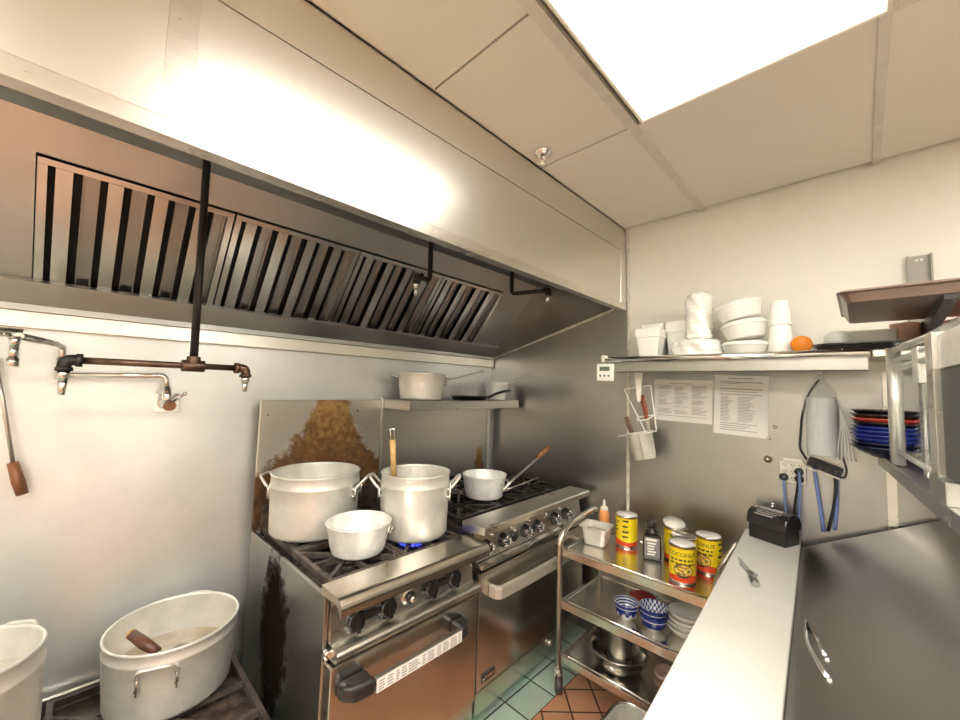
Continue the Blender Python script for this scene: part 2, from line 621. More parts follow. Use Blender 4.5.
b = MB(); b.box(XW0, 0.0, 0.0, 0.06, 0.08, 2.62)
struct(b.build('wall_back', WALLSTEEL), 'stainless steel clad wall behind the ranges', 'wall')
b = MB(); b.box(0.0, YF, 0.0, 0.08, 0.0, 2.62)
struct(b.build('wall_right', PAINT), 'cream painted wall on the right above the shelf', 'wall')
b = MB(); b.box(XW0 - 0.08, YF, 0.0, XW0, 0.08, 2.62)
struct(b.build('wall_left', PAINT), 'cream painted wall at the far left end', 'wall')
b = MB(); b.box(XW0 - 0.08, YF - 0.08, 0.0, 0.08, YF, 2.62)
struct(b.build('wall_front', PAINT), 'cream painted wall behind the photographer', 'wall')

# stainless sheets on the right-hand wall
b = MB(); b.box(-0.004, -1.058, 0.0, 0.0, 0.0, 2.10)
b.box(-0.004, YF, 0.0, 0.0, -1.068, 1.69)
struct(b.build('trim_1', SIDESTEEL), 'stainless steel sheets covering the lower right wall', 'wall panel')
b = MB(); b.box(-0.009, -1.072, 0.0, 0.0, -1.056, 1.745); b.box(-0.006, -1.070, 1.745, 0.0, -1.058, CEIL)
struct(b.build('trim_2', CAULK, bevel=0.001), 'narrow upright joint strip on the right wall beside the hood', 'trim')
b = MB(); b.box(-0.010, -2.098, 0.9, -0.003, -2.070, 1.69)
struct(b.build('trim_3', STEEL, bevel=0.001), 'upright steel joint strip on the right wall above the prep table', 'trim')
b = MB()
for (y, z) in ((-1.731, 1.444), (-1.708, 1.393)):
    b.lathe([(0, 0.008), (0.006, 0.006), (0.009, 0), (0, 0)], (0, 0, 0), 14, rot=Matrix.Rotation(-PI / 2, 3, 'Y'))
    for i in range(len(b.v) - 14 * 2 - 2, len(b.v)):
        b.v[i] = b.v[i] + Vector((-0.004, y, z))
struct(b.build('trim_4', BRASS), 'two small bolt heads on the right steel wall', 'bolts')
b = MB(); b.lathe([(0, 0.022), (0.008, 0.020), (0.010, 0.010), (0.016, 0.006), (0.017, 0), (0, 0)], (0, 0, 0), 16, rot=Matrix.Rotation(-PI / 2, 3, 'Y'))
struct(b.build('trim_5', BRASS, loc=(-0.004, -1.703, 1.299)), 'brass fitting on the right steel wall left of the outlet', 'fitting')

# suspended ceiling: boards between painted bars (grid lines as measured)
GX = [XW0, -4.49, -3.88, -3.27, -2.66, -2.05, -1.457, -0.867, -0.03]
GY = [-1.05, -1.45, -2.08, -2.69, -3.30, -3.91, YF]
FX0, FX1, FY0, FY1 = -2.085, -0.876, -2.090, -1.486      # opening of the ceiling light in view
F2 = (-3.86, -2.68, -3.28, -2.71)
F3 = (-2.03, -0.87, -3.28, -2.71)
F4 = (-3.86, -2.68, -2.06, -1.47)                         # this and those just above: unseen lights added for fill
b = MB()
b.box(XW0 - 0.05, YF - 0.05, CEIL + 0.03, 0.05, 0.05, CEIL + 0.09)
b.cur = 0
for i in range(len(GX) - 1):
    for j in range(len(GY) - 1):
        x0, x1 = GX[i] + 0.004, GX[i + 1] - 0.004
        y1, y0 = GY[j] - 0.004, GY[j + 1] + 0.004
        if j == 1 and x0 > FX0 - 0.1 and x1 < FX1 + 0.1:
            continue
        if any(x0 > f[0] - 0.1 and x1 < f[1] + 0.1 and y0 > f[2] - 0.1 and y1 < f[3] + 0.1 for f in (F2, F3, F4)):
            continue
        b.box(x0, y0, CEIL, x1, y1, CEIL + 0.03)
struct(b.build('ceiling', CEILM), 'suspended ceiling of smooth beige boards', 'ceiling')
b = MB()
for y in GY[1:-1]:
    w = 0.017 if y == -1.45 else 0.012
    b.box(XW0, y - w, CEIL - 0.004, 0, y + w, CEIL + 0.012)
for x in (-4.49, -3.88, -3.27, -2.66, -2.05):
    b.box(x - 0.011, YF, CEIL - 0.003, x + 0.011, -1.05, CEIL + 0.011)
b.box(-0.867 - 0.010, -3.9, CEIL - 0.003, -0.867 + 0.010, -2.08, CEIL + 0.011)
struct(b.build('trim_6', TBAR), 'painted ceiling bars between the ceiling boards', 'ceiling bars')

# ------------------------------------------------------------------ ceiling lights
def diffuser_mat(name, power):
    m, nt, bs = nmat(name)
    bs.inputs['Base Color'].default_value = (0.85, 0.85, 0.82, 1)
    bs.inputs['Roughness'].default_value = 0.25
    tc = nt.nodes.new('ShaderNodeTexCoord')
    sp = nt.nodes.new('ShaderNodeSeparateXYZ')
    lk(nt, tc.outputs['Object'], sp.inputs[0])
    def mth(op, a, bb=None, clamp=False):
        n = nt.nodes.new('ShaderNodeMath')
        n.operation = op
        n.use_clamp = clamp
        for k, v in enumerate((a, bb)):
            if v is None:
                continue
            if isinstance(v, (int, float)):
                n.inputs[k].default_value = v
            else:
                lk(nt, v, n.inputs[k])
        return n.outputs[0]
    # four tubes along x behind the lens, ending a little short of the housing
    c = mth('ABSOLUTE', mth('SINE', mth('MULTIPLY', sp.outputs['Y'], PI / 0.148)))
    ex = mth('MULTIPLY', mth('SUBTRACT', 0.60, mth('ABSOLUTE', sp.outputs['X'])), 5.5, True)
    ey = mth('MULTIPLY', mth('SUBTRACT', 0.30, mth('ABSOLUTE', sp.outputs['Y'])), 16.0, True)
    e = mth('MULTIPLY', mth('MULTIPLY', ex, ex), ey)
    tube = mth('ADD', 0.35, mth('MULTIPLY', mth('MULTIPLY', c, c), 1.35))
    e = mth('ADD', 0.42, mth('MULTIPLY', mth('MULTIPLY', e, tube), power * 1.15))
    bs.inputs['Emission Color'].default_value = LIGHT_COL
    lk(nt, e, bs.inputs['Emission Strength'])
    pr = nt.nodes.new('ShaderNodeTexChecker')
    pr.inputs['Scale'].default_value = 160.0
    lk(nt, tc.outputs['Object'], pr.inputs['Vector'])
    bp = nt.nodes.new('ShaderNodeBump')
    bp.inputs['Strength'].default_value = 0.3
    bp.inputs['Distance'].default_value = 0.002
    lk(nt, pr.outputs['Fac'], bp.inputs['Height'])
    lk(nt, bp.outputs['Normal'], bs.inputs['Normal'])
    return m
DIFF = diffuser_mat('lit_prismatic_diffuser', LIGHT_STRENGTH)
DIFF2 = diffuser_mat('fill_light_diffuser', LIGHT_FILL)

def ceiling_light(x0, x1, y0, y1, label, dm=None):
    cx, cy = (x0 + x1) / 2, (y0 + y1) / 2
    t = thing('ceiling_light', label, 'ceiling light', (cx, cy, CEIL))
    hx, hy = (x1 - x0) / 2, (y1 - y0) / 2
    f = MB()
    q = 0.009
    for (a0, b0, a1, b1) in ((-hx, -hy, hx, -hy + q), (-hx, hy - q, hx, hy), (-hx, -hy + q, -hx + q, hy - q), (hx - q, -hy + q, hx, hy - q)):
        f.box(a0, b0, -0.012, a1, b1, 0.02)
    f.box(-hx + 0.005, -hy + 0.005, 0.012, hx - 0.005, hy - 0.005, 0.026)
    f.build('frame', CREAMPL, t, bevel=0.002)
    d = MB(); d.box(-hx + q, -hy + q, -0.010, hx - q, hy - q, -0.004)
    d.build('diffuser', dm or DIFF, t)
    return t
ceiling_light(FX0, FX1, FY0, FY1, 'long lit ceiling light with prismatic diffuser near the hood')
ceiling_light(F2[0], F2[1], F2[2], F2[3], 'added ceiling fill light behind the photographer, on the left', DIFF2)
ceiling_light(F3[0], F3[1], F3[2], F3[3], 'added ceiling fill light behind the photographer, on the right', DIFF2)
ceiling_light(F4[0], F4[1], F4[2], F4[3], 'added ceiling fill light to the left of the photographer', DIFF2)

# ------------------------------------------------------------------ sprinkler
t = thing('fire_sprinkler', 'chrome fire sprinkler head with round escutcheon on the ceiling beside the hood', 'sprinkler', (-0.955, -1.125, CEIL))
b = MB(); b.lathe([(0, 0), (0.036, 0), (0.034, -0.006), (0.026, -0.008), (0.024, -0.016), (0.014, -0.018), (0.012, -0.012), (0, -0.012)], n=28)
b.build('escutcheon', CHROME, t)
b = MB(); b.cyl((0, 0, -0.01), (0, 0, -0.032), 0.008, 0.007, 14)
b.tube([(0.010, 0, -0.03), (0.012, 0, -0.042), (0.003, 0, -0.054)], 0.0025, 6)
b.tube([(-0.010, 0, -0.03), (-0.012, 0, -0.042), (-0.003, 0, -0.054)], 0.0025, 6)
b.cyl((0, 0, -0.03), (0, 0, -0.050), 0.003, 0.002, 8)
b.build('nozzle', CHROME, t)
b = MB(); b.lathe([(0, -0.054), (0.013, -0.054), (0.015, -0.056), (0, -0.057)], n=20)
b.build('deflector', CHROME, t)

# ------------------------------------------------------------------ exhaust hood
HX0 = -3.35
hood = thing('exhaust_hood', 'long stainless exhaust hood with baffle filters above the ranges', 'exhaust hood', (HX0, -1.05, 2.05))
def hb(m, name, material, **k):
    return m.build(name, material, hood, world=True, **k)
b = MB(); b.box(HX0, -1.048, 2.392, -0.012, -1.03, CEIL - 0.002)
hb(b, 'closure_panel', HOODSTEEL)
for (x0, x1) in ((HX0, -2.112), (-2.066, -0.075)):
    b = MB(); b.box(x0, -1.05, 2.086, x1, -1.03, 2.388)
    hb(b, 'front_panel', HOODSTEEL, bevel=0.001)
b = MB(); b.box(-2.114, -1.053, 2.086, -2.064, -1.03, 2.388)
o = hb(b, 'seam_cover', STEEL, bevel=0.001)
b = MB(); b.box(-0.077, -1.053, 2.086, -0.012, -1.03, 2.388)
hb(b, 'end_trim', HOODSTEEL, bevel=0.001)
b = MB(); b.prism([(-1.056, 2.050), (-1.056, 2.088), (-1.03, 2.088), (-1.03, 2.062), (-1.015, 2.062), (-1.015, 2.050)], 'x', HX0, -0.012)
hb(b, 'lip', STEEL, bevel=0.002)
b = MB(); b.box(HX0, -1.03, 2.296, -0.012, -0.40, 2.31)
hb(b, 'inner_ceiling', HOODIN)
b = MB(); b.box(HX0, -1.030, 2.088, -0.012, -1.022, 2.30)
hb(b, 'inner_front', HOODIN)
# slanted back plane  z = 1.806 - 1.185*y ; filters sit in it from y=-.33 down to y=-.06
def FZ(y):
    return 1.806 - 1.185 * y
nrm = Vector((0, -1.185, -1.0)).normalized()      # towards the kitchen
def fp(x, y, off=0.0):
    return Vector((x, y, FZ(y))) + nrm * off
b = MB()
def slab(m, x0, x1, ya, yb, o0, o1):
    vs = [fp(x0, ya, o0), fp(x1, ya, o0), fp(x1, yb, o0), fp(x0, yb, o0), fp(x0, ya, o1), fp(x1, ya, o1), fp(x1, yb, o1), fp(x0, yb, o1)]
    m.add(vs, [(0, 3, 2, 1), (4, 5, 6, 7), (0, 1, 5, 4), (1, 2, 6, 5), (2, 3, 7, 6), (3, 0, 4, 7)])
slab(b, HX0, -0.012, -0.345, -0.425, -0.03, 0.004)
slab(b, HX0, -2.318, -0.03, -0.345, -0.03, 0.004)
slab(b, -0.275, -0.012, -0.03, -0.345, -0.03, 0.004)
hb(b, 'filter_surround', HOODIN)
b = MB(); slab(b, -2.318, -0.275, -0.03, -0.345, -0.045, -0.035)
hb(b, 'plenum_back', DARKGAP)
b = MB()
b.prism([(-0.005, 1.790), (-0.005, 1.850), (-0.030, 1.846), (-0.075, 1.895), (-0.095, 1.880), (-0.040, 1.812), (-0.040, 1.790)], 'x', HX0, -0.012)
hb(b, 'grease_trough', HOODIN, bevel=0.002)
b = MB(); b.box(HX0, -0.030, 1.735, -0.012, -0.002, 1.790)
hb(b, 'wall_flange', HOODSTEEL, bevel=0.002)
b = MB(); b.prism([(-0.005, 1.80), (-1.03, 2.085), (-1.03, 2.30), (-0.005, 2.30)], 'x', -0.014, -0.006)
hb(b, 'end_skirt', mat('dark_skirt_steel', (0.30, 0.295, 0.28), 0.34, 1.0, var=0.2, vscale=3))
b = MB()
b.tube([(-0.014, -0.01, 1.795), (-0.014, -1.03, 2.078)], 0.008, 8)
hb(b, 'skirt_edge', CAULK)
# baffle filters
fx = [(-2.314, -1.822), (-1.816, -1.310), (-1.304, -0.798), (-0.792, -0.282)]
fl = ['grease filter at the far left end of the hood', 'second grease filter from the left, behind the long black pipe',
      'third grease filter from the left, in the middle of the hood', 'grease filter at the right end of the hood']
for (x0, x1) in fx:
    fr = MB()
    slab(fr, x0, x1, -0.050, -0.062, -0.030, 0.010)
    slab(fr, x0, x1, -0.328, -0.340, -0.030, 0.010)
    slab(fr, x0, x0 + 0.020, -0.0625, -0.3275, -0.030, 0.010)
    slab(fr, x1 - 0.020, x1, -0.0625, -0.3275, -0.030, 0.010)
    fo = fr.build('grease_filter', FILTER, hood, world=True)
    n = 4
    pitch = (x1 - x0 - 0.04) / n
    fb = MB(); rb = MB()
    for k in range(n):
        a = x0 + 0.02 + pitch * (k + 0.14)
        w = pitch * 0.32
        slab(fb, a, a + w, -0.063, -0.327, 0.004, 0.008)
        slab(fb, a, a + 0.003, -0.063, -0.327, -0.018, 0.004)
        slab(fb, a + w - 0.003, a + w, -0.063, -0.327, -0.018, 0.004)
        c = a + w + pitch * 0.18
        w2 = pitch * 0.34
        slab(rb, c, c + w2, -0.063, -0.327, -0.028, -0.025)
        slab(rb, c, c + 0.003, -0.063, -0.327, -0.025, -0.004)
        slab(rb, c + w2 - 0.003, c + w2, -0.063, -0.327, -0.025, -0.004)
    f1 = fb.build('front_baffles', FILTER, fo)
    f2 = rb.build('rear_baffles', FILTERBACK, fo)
    for q in (f1, f2):
        q.data.transform(Matrix.Translation(-hood.location))

# ------------------------------------------------------------------ suppression pipes in the hood
def elbow(m, c, r):
    m.ball(c, r, 14, 8)
def nozzle(m, p, L=0.055):
    x, y, z = p
    m.cyl((x, y, z), (x, y, z - L * 0.35), 0.013, 0.013, 12)
    m.cyl((x, y, z - L * 0.35), (x, y, z - L), 0.010, 0.007, 12)
P1y = -0.50
t = thing('fire_suppression_pipe', 'long black drop pipe with a rusty crossbar and two nozzles before the left wall', 'pipe', (-1.94, P1y, 1.60))
b = MB(); b.cyl((-1.946, P1y, 2.296), (-1.938, P1y, 1.635), 0.0112, n=14)
b.build('drop_pipe', BLACKPIPE, t, world=True)
b = MB(); b.cyl((-2.205, P1y, 1.622), (-1.805, P1y, 1.622), 0.0098, n=14)
b.build('cross_pipe', BROWNPIPE, t, world=True)
b = MB(); b.cyl((-1.968, P1y, 1.622), (-1.908, P1y, 1.622), 0.0185, n=14); b.cyl((-1.938, P1y, 1.625), (-1.938, P1y, 1.652), 0.0185, n=14)
b.build('tee_fitting', BROWNPIPE, t, world=True, bevel=0.002)
for (x, sgn) in ((-2.216, 1), (-1.790, -1)):
    b = MB()
    b.tube(fillet([(x + sgn * 0.034, P1y, 1.622), (x, P1y, 1.622), (x, P1y, 1.592)], 0.02), 0.0145, 12)
    b.cyl((x + sgn * 0.034, P1y, 1.622), (x + sgn * 0.020, P1y, 1.622), 0.018, n=14)
    b.cyl((x, P1y, 1.592), (x, P1y, 1.602), 0.018, n=14)
    e = b.build('elbow', BLACKPIPE if sgn > 0 else BROWNPIPE, t, world=True)
    b = MB(); nozzle(b, (x, P1y, 1.594), 0.065 if sgn > 0 else 0.05)
    b.build('nozzle', CHROME, t, world=True)
t = thing('fire_suppression_pipe', 'short black drop pipe with nozzle at the middle of the hood', 'pipe', (-1.09, -0.6, 2.07))
b = MB(); b.tube(fillet([(-1.092, -0.6, 2.296), (-1.092, -0.6, 2.065), (-1.160, -0.6, 2.068)], 0.025), 0.0115, 12)
b.build('drop_pipe', BLACKPIPE, t, world=True)
b = MB(); b.tube(fillet([(-1.150, -0.6, 2.068), (-1.168, -0.6, 2.068), (-1.168, -0.6, 2.040)], 0.012), 0.016, 12)
b.build('elbow', BLACKPIPE, t, world=True)
b = MB(); nozzle(b, (-1.168, -0.6, 2.042), 0.06)
b.build('nozzle', CHROME, t, world=True)
t = thing('fire_suppression_pipe', 'black drop pipe with a bent arm and nozzle at the right end of the hood', 'pipe', (-0.55, -0.64, 2.10))
b = MB(); b.tube(fillet([(-0.55, -0.64, 2.296), (-0.55, -0.64, 2.105), (-0.55, -0.865, 2.088)], 0.025), 0.0115, 12)
b.build('drop_pipe', BLACKPIPE, t, world=True)
b = MB(); b.tube(fillet([(-0.55, -0.855, 2.089), (-0.55, -0.885, 2.087), (-0.565, -0.895, 2.060)], 0.015), 0.015, 12)
b.build('elbow', BLACKPIPE, t, world=True)
b = MB(); b.tube([(-0.565, -0.895, 2.064), (-0.578, -0.893, 2.020)], [0.011, 0.007], 12)
b.build('nozzle', CHROME, t, world=True)

# ------------------------------------------------------------------ pot filler on the range wall
t = thing('pot_filler_faucet', 'chrome pot filler faucet with jointed arm on the left steel wall', 'faucet', (-1.932, 0, 1.482))
b = MB(); b.box(-1.975, -0.004, 1.446, -1.893, 0.0, 1.520)
b.build('wall_plate', CHROME, t, world=True, bevel=0.001)
b = MB(); b.cyl((-1.935, -0.003, 1.482), (-1.935, -0.06, 1.482), 0.022, 0.020, 20); b.cyl((-1.938, -0.06, 1.470), (-1.944, -0.06, 1.545), 0.018, 0.014, 18)
b.cyl((-1.935, -0.06, 1.482), (-1.934, -0.085, 1.474), 0.023, 0.021, 20)
b.build('valve_body', CHROME, t, world=True)
b = MB(); b.cyl((-1.920, -0.055, 1.490), (-1.888, -0.065, 1.520), 0.005, 0.006, 10); b.ball((-1.886, -0.066, 1.522), 0.008, 10, 6)
b.build('valve_handle', CHROME, t, world=True)
b = MB(); b.tube(fillet([(-1.944, -0.06, 1.54), (-1.950, -0.06, 1.592), (-2.222, -0.06, 1.582)], 0.03, 6), 0.0095, 12)
b.build('inner_arm', CHROME, t, world=True)
b = MB(); b.cyl((-2.232, -0.06, 1.566), (-2.232, -0.06, 1.640), 0.014, n=14)
b.build('joint', CHROME, t, world=True)
b = MB(); b.tube(fillet([(-2.232, -0.06, 1.635), (-2.233, -0.06, 1.682), (-2.306, -0.40, 1.682)], 0.03, 6), 0.0095, 12)
b.build('outer_arm', CHROME, t, world=True)
b = MB(); b.cyl((-2.30, -0.385, 1.690), (-2.44, -0.385, 1.690), 0.0125, n=16); b.cyl((-2.3125, -0.40, 1.680), (-2.3125, -0.40, 1.655), 0.012, 0.010, 14)
b.build('shutoff_valve', CHROME, t, world=True)
b = MB(); b.cyl((-2.3125, -0.40, 1.655), (-2.3125, -0.40, 1.622), 0.009, n=14); b.cyl((-2.3125, -0.40, 1.622), (-2.3125, -0.40, 1.600), 0.0125, n=14)
b.build('spout', CHROME, t, world=True)

# ladle hanging at the left edge
t = thing('ladle', 'wooden handled ladle hanging upside down on the left steel wall', 'ladle', (-2.30, -0.05, 1.19))
b = MB(); b.tube([(-2.372, -0.04, 1.60), (-2.350, -0.045, 1.49), (-2.315, -0.05, 1.292)], 0.0055, 8)
b.build('rod', STEEL, t, world=True)
b = MB(); b.tube([(-2.316, -0.05, 1.296), (-2.300, -0.05, 1.235), (-2.288, -0.05, 1.192)], [0.013, 0.016, 0.014], 12)
b.build('handle', WOOD, t, world=True)
b = MB(); b.lathe([(0, 0.0), (0.03, 0.005), (0.048, 0.024), (0.052, 0.04), (0.050, 0.04), (0.046, 0.025), (0.03, 0.008), (0, 0.003)], (-2.412, -0.058, 1.59), 24)
b.build('bowl', STEEL, t, world=True)

# ================================================================== RANGES
def grate(m, x0, y0, x1, y1, z):
    """one cast-iron grate: frame, ring and fingers"""
    t = 0.016
    h = 0.022
    m.box(x0, y0, z - h, x1, y0 + t, z); m.box(x0, y1 - t, z - h, x1, y1, z)
    m.box(x0, y0 + t, z - h, x0 + t, y1 - t, z); m.box(x1 - t, y0 + t, z - h, x1, y1 - t, z)
    cx, cy = (x0 + x1) / 2, (y0 + y1) / 2
    ring = [(cx + 0.045 * math.cos(a), cy + 0.045 * math.sin(a), z - 0.018) for a in [2 * PI * k / 20 for k in range(20)]]
    m.tube(ring, 0.006, 6, closed=True)
    for k in range(8):
        a = 2 * PI * k / 8 + 0.001
        ca, sa = math.cos(a), math.sin(a)
        L = min((x1 - cx - 0.008) / max(abs(ca), 1e-6), (y1 - cy - 0.008) / max(abs(sa), 1e-6))
        p0 = Vector((cx + ca * 0.04, cy + sa * 0.04, 0)); p1 = Vector((cx + ca * L, cy + sa * L, 0))
        s = Vector((-sa, ca, 0)) * 0.006
        vs = []
        for zz in (z - 0.020, z - 0.002):
            for p in (p0 - s, p0 + s, p1 + s, p1 - s):
                vs.append((p.x, p.y, zz))
        m.add(vs, [(0, 3, 2, 1), (4, 5, 6, 7), (0, 1, 5, 4), (1, 2, 6, 5), (2, 3, 7, 6), (3, 0, 4, 7)])

def burner(m, cx, cy, z):
    m.lathe([(0, z), (0.034, z), (0.040, z + 0.006), (0.038, z + 0.016), (0.020, z + 0.020), (0, z + 0.020)], (cx, cy, 0), 24)
    m.tube([(cx, cy, z + 0.004), (cx, cy - 0.13, z + 0.004)], 0.012, 8)

YAW = 0.0
# ---- left range ----
W = 0.625
lr = thing('gas_range', 'left gas range with a brown scorched splashback and black knobs', 'range', (-1.612, -0.070, 0), YAW)
b = MB(); b.box(0.016, -0.735, 0.24, W - 0.004, -0.01, 0.885)
b.build('body', STEEL, lr, bevel=0.003)
SIDE = stain_steel('scorched_side_steel', -0.33, 0.14, 0, 0.34, 0.93, 3.0, base=(0.40, 0.395, 0.38), rough=0.30, ellipse=True)
b = MB(); b.box(0.0, -0.742, 0.22, 0.014, 0.0, 0.925)
b.build('side_panel', SIDE, lr, bevel=0.002)
b = MB(); b.box(W - 0.003, -0.742, 0.22, W, 0.0, 0.925)
b.build('side_panel', STEEL, lr)
RISER_L = stain_steel('scorched_splashback_steel', 0.330, 0.085, 0.36, 1.10, 1.58, 2.0)
b = MB(); b.box(0.0, -0.018, 0.925, W - 0.012, 0.0, 1.496)
b.build('splashback', RISER_L, lr, bevel=0.003)
b = MB(); b.box(W - 0.011, -0.024, 0.925, W + 0.004, 0.0, 1.512)
b.build('splashback_end', STEEL, lr, bevel=0.002)
b = MB()
for (x, z) in ((0.03, 1.43), (0.47, 1.44), (W - 0.004, 1.45)):
    b.cyl((x, -0.0185, z), (x, -0.022, z), 0.004, n=10)
b.build('screws', DARKGAP, lr)
b = MB(); b.box(0.016, -0.72, 0.888, W - 0.004, -0.044, 0.898)
b.box(0.03, -0.028, 0.898, W - 0.03, -0.0185, 1.04)
b.build('cooktop', GRIME, lr)
gb = [(0.030, 0.316), (0.320, 0.606)]
gy = [(-0.385, -0.062), (-0.710, -0.390)]
for (x0, x1) in gb:
    for (y0, y1) in gy:
        b = MB(); burner(b, (x0 + x1) / 2, (y0 + y1) / 2, 0.899)
        b.build('burner', IRON, lr)
        b = MB(); grate(b, x0, y0, x1, y1, 0.950)
        b.box(x0 + 0.004, y0 + 0.004, 0.899, x0 + 0.02, y0 + 0.02, 0.930); b.box(x1 - 0.02, y0 + 0.004, 0.899, x1 - 0.004, y0 + 0.02, 0.930)
        b.box(x0 + 0.004, y1 - 0.02, 0.899, x0 + 0.02, y1 - 0.004, 0.930); b.box(x1 - 0.02, y1 - 0.02, 0.899, x1 - 0.004, y1 - 0.004, 0.930)
        b.build('burner_grate', IRON, lr)
b = MB()
for k in range(18):
    a = 2 * PI * k / 18
    cx, cy = 0.463 + 0.05 * math.cos(a), -0.55 + 0.05 * math.sin(a)
    b.lathe([(0, 0.914), (0.007, 0.918), (0.006, 0.93), (0, 0.945)], (cx, cy, 0), 8)
b.build('flame', BLUEFLAME, lr)
LEDGE = mat('browned_ledge_steel', (0.74, 0.71, 0.66), 0.24, 1.0, vscale=2.6, rvar=0.06, col2=(0.66, 0.55, 0.38), stretch=(1, 2, 1))
b = MB()
pr = [(-0.715, 0.925), (-0.715, 0.952), (-0.820, 0.952)]
for k in range(1, 7):
    a = PI / 2 * k / 6
    pr.append((-0.820 - 0.030 * math.sin(a), 0.922 + 0.030 * math.cos(a)))
pr += [(-0.850, 0.906), (-0.843, 0.906), (-0.820, 0.930)]
b.prism(pr, 'x', 0.0, W + 0.006, smooth=False)
b.build('front_ledge', LEDGE, lr)
b = MB(); b.prism([(-0.744, 0.922), (-0.768, 0.775), (-0.736, 0.775), (-0.736, 0.922)], 'x', 0.016, W - 0.005)
b.build('control_panel', STEEL, lr)
b = MB()
pr = []
for k in range(9):
    a = PI * k / 8
    pr.append((-0.785 - 0.026 * math.sin(a), 0.765 + 0.020 * math.cos(a)))
pr = [(-0.736, 0.785)] + pr + [(-0.736, 0.745)]
b.prism(pr, 'x', 0.016, W + 0.004)
b.build('panel_rail', STEEL, lr)
def knob_mesh(r, L):
    m = MB()
    rot = Matrix.Rotation(PI / 2, 3, 'X')
    m.lathe([(0, 0), (r * 1.12, 0), (r * 1.12, 0.006), (r, 0.009), (r * 0.93, L * 0.75), (r * 0.8, L), (0, L)], (0, 0, 0), 48, wob=lambda a, z: 1 + 0.015 * math.cos(8 * a), rot=rot)
    m.box(-r * 0.22, -L - 0.008, -r * 0.9, r * 0.22, -L + 0.004, r * 0.9)
    return m
kx = [0.090, 0.208, 0.395, 0.508]
k0 = None
for x in kx:
    if k0 is None:
        k0 = knob_mesh(0.034, 0.030).build('burner_knob', KNOBBLACK, lr, bevel=0.002)
        k0.location = (x, -0.758, 0.830)
        c = MB(); c.box(-0.004, -0.036, 0.006, 0.004, -0.030, 0.026)
        c.build('pointer', CHROME, k0)
        k0.rotation_euler = (math.radians(-8), 0, 0)
    else:
        dup_part(k0, lr, (x, -0.758, 0.830))
for x in ((kx[0] + kx[1]) / 2, (kx[2] + kx[3]) / 2):
    b = MB(); b.box(x - 0.03, -0.776, 0.822, x + 0.03, -0.752, 0.842)
    b.build('knob_bridge', PLASTICBLACK, lr, bevel=0.003)
rot = Matrix.Rotation(PI / 2, 3, 'X')
b = MB(); b.lathe([(0, 0), (0.028, 0), (0.030, 0.004), (0.027, 0.009), (0, 0.009)], (0.300, -0.759, 0.832), 30, rot=rot)
o = b.build('oven_dial', CHROME, lr)
b = MB(); b.lathe([(0, 0.009), (0.019, 0.009), (0.018, 0.024), (0, 0.024)], (0.300, -0.759, 0.832), 24, rot=rot)
b.build('dial_ring', PLASTICBLACK, o)
b = MB(); b.lathe([(0, 0.024), (0.012, 0.024), (0.010, 0.036), (0, 0.037)], (0.300, -0.759, 0.832), 20, rot=rot)
b.build('dial_cap', CHROME, o)
b = MB(); b.box(0.004, -0.797, 0.330, W - 0.004, -0.737, 0.738)
od = b.build('oven_door', DOORSTEEL, lr, bevel=0.004)
od['label'] = 'plain steel oven door'
b = MB()
b.box(0.12, -0.862, 0.646, 0.475, -0.844, 0.690)
b.build('handle', STEEL, od, bevel=0.004)
for (x0, x1, s) in ((0.020, 0.120, 1), (0.475, 0.545, -1)):
    b = MB()
    if s > 0:
        poly = [(x0, -0.796), (x1, -0.796), (x1, -0.864), (x0 + 0.034, -0.856), (x0 + 0.010, -0.830)]
    else:
        poly = [(x0, -0.796), (x1, -0.796), (x1 - 0.010, -0.830), (x1 - 0.034, -0.856), (x0, -0.864)]
    b.prism(poly, 'z', 0.643, 0.694)
    b.build('handle_cap', PLASTICBLACK, od, bevel=0.014, bsegs=4)
b = MB(); b.box(0.121, -0.8635, 0.648, 0.474, -0.8625, 0.688)
sl = b.build('warning_label', PAPER, od)
b = MB()
xx = 0.128
while xx < 0.46:
    w = random.uniform(0.012, 0.05)
    for q in range(4):
        b.box(xx, -0.8640, 0.653 + q * 0.008, min(xx + w * random.uniform(0.7, 1), 0.468), -0.8636, 0.6575 + q * 0.008)
    xx += w + 0.006
for q in range(1):
    pass
sl2 = b.build('label_print', INK, lr)
sl2.parent = od
b = MB(); b.box(0.004, -0.785, 0.222, W - 0.004, -0.737, 0.322)
b.build('kick_panel', DOORSTEEL, lr, bevel=0.003)
for (x, y) in ((0.06, -0.69), (W - 0.06, -0.69), (0.06, -0.08), (W - 0.06, -0.08)):
    b = MB(); b.cyl((x, y, FL), (x, y, 0.25), 0.018, 0.024, 16)
    b.build('leg', STEEL, lr)
b = MB(); b.cyl((0.008, -0.742, 0.765), (0.008, -0.772, 0.765), 0.010, n=12); b.cyl((0.0, -0.755, 0.748), (0.02, -0.755, 0.748), 0.007, n=8)
b.build('hinge', CHROME, lr)

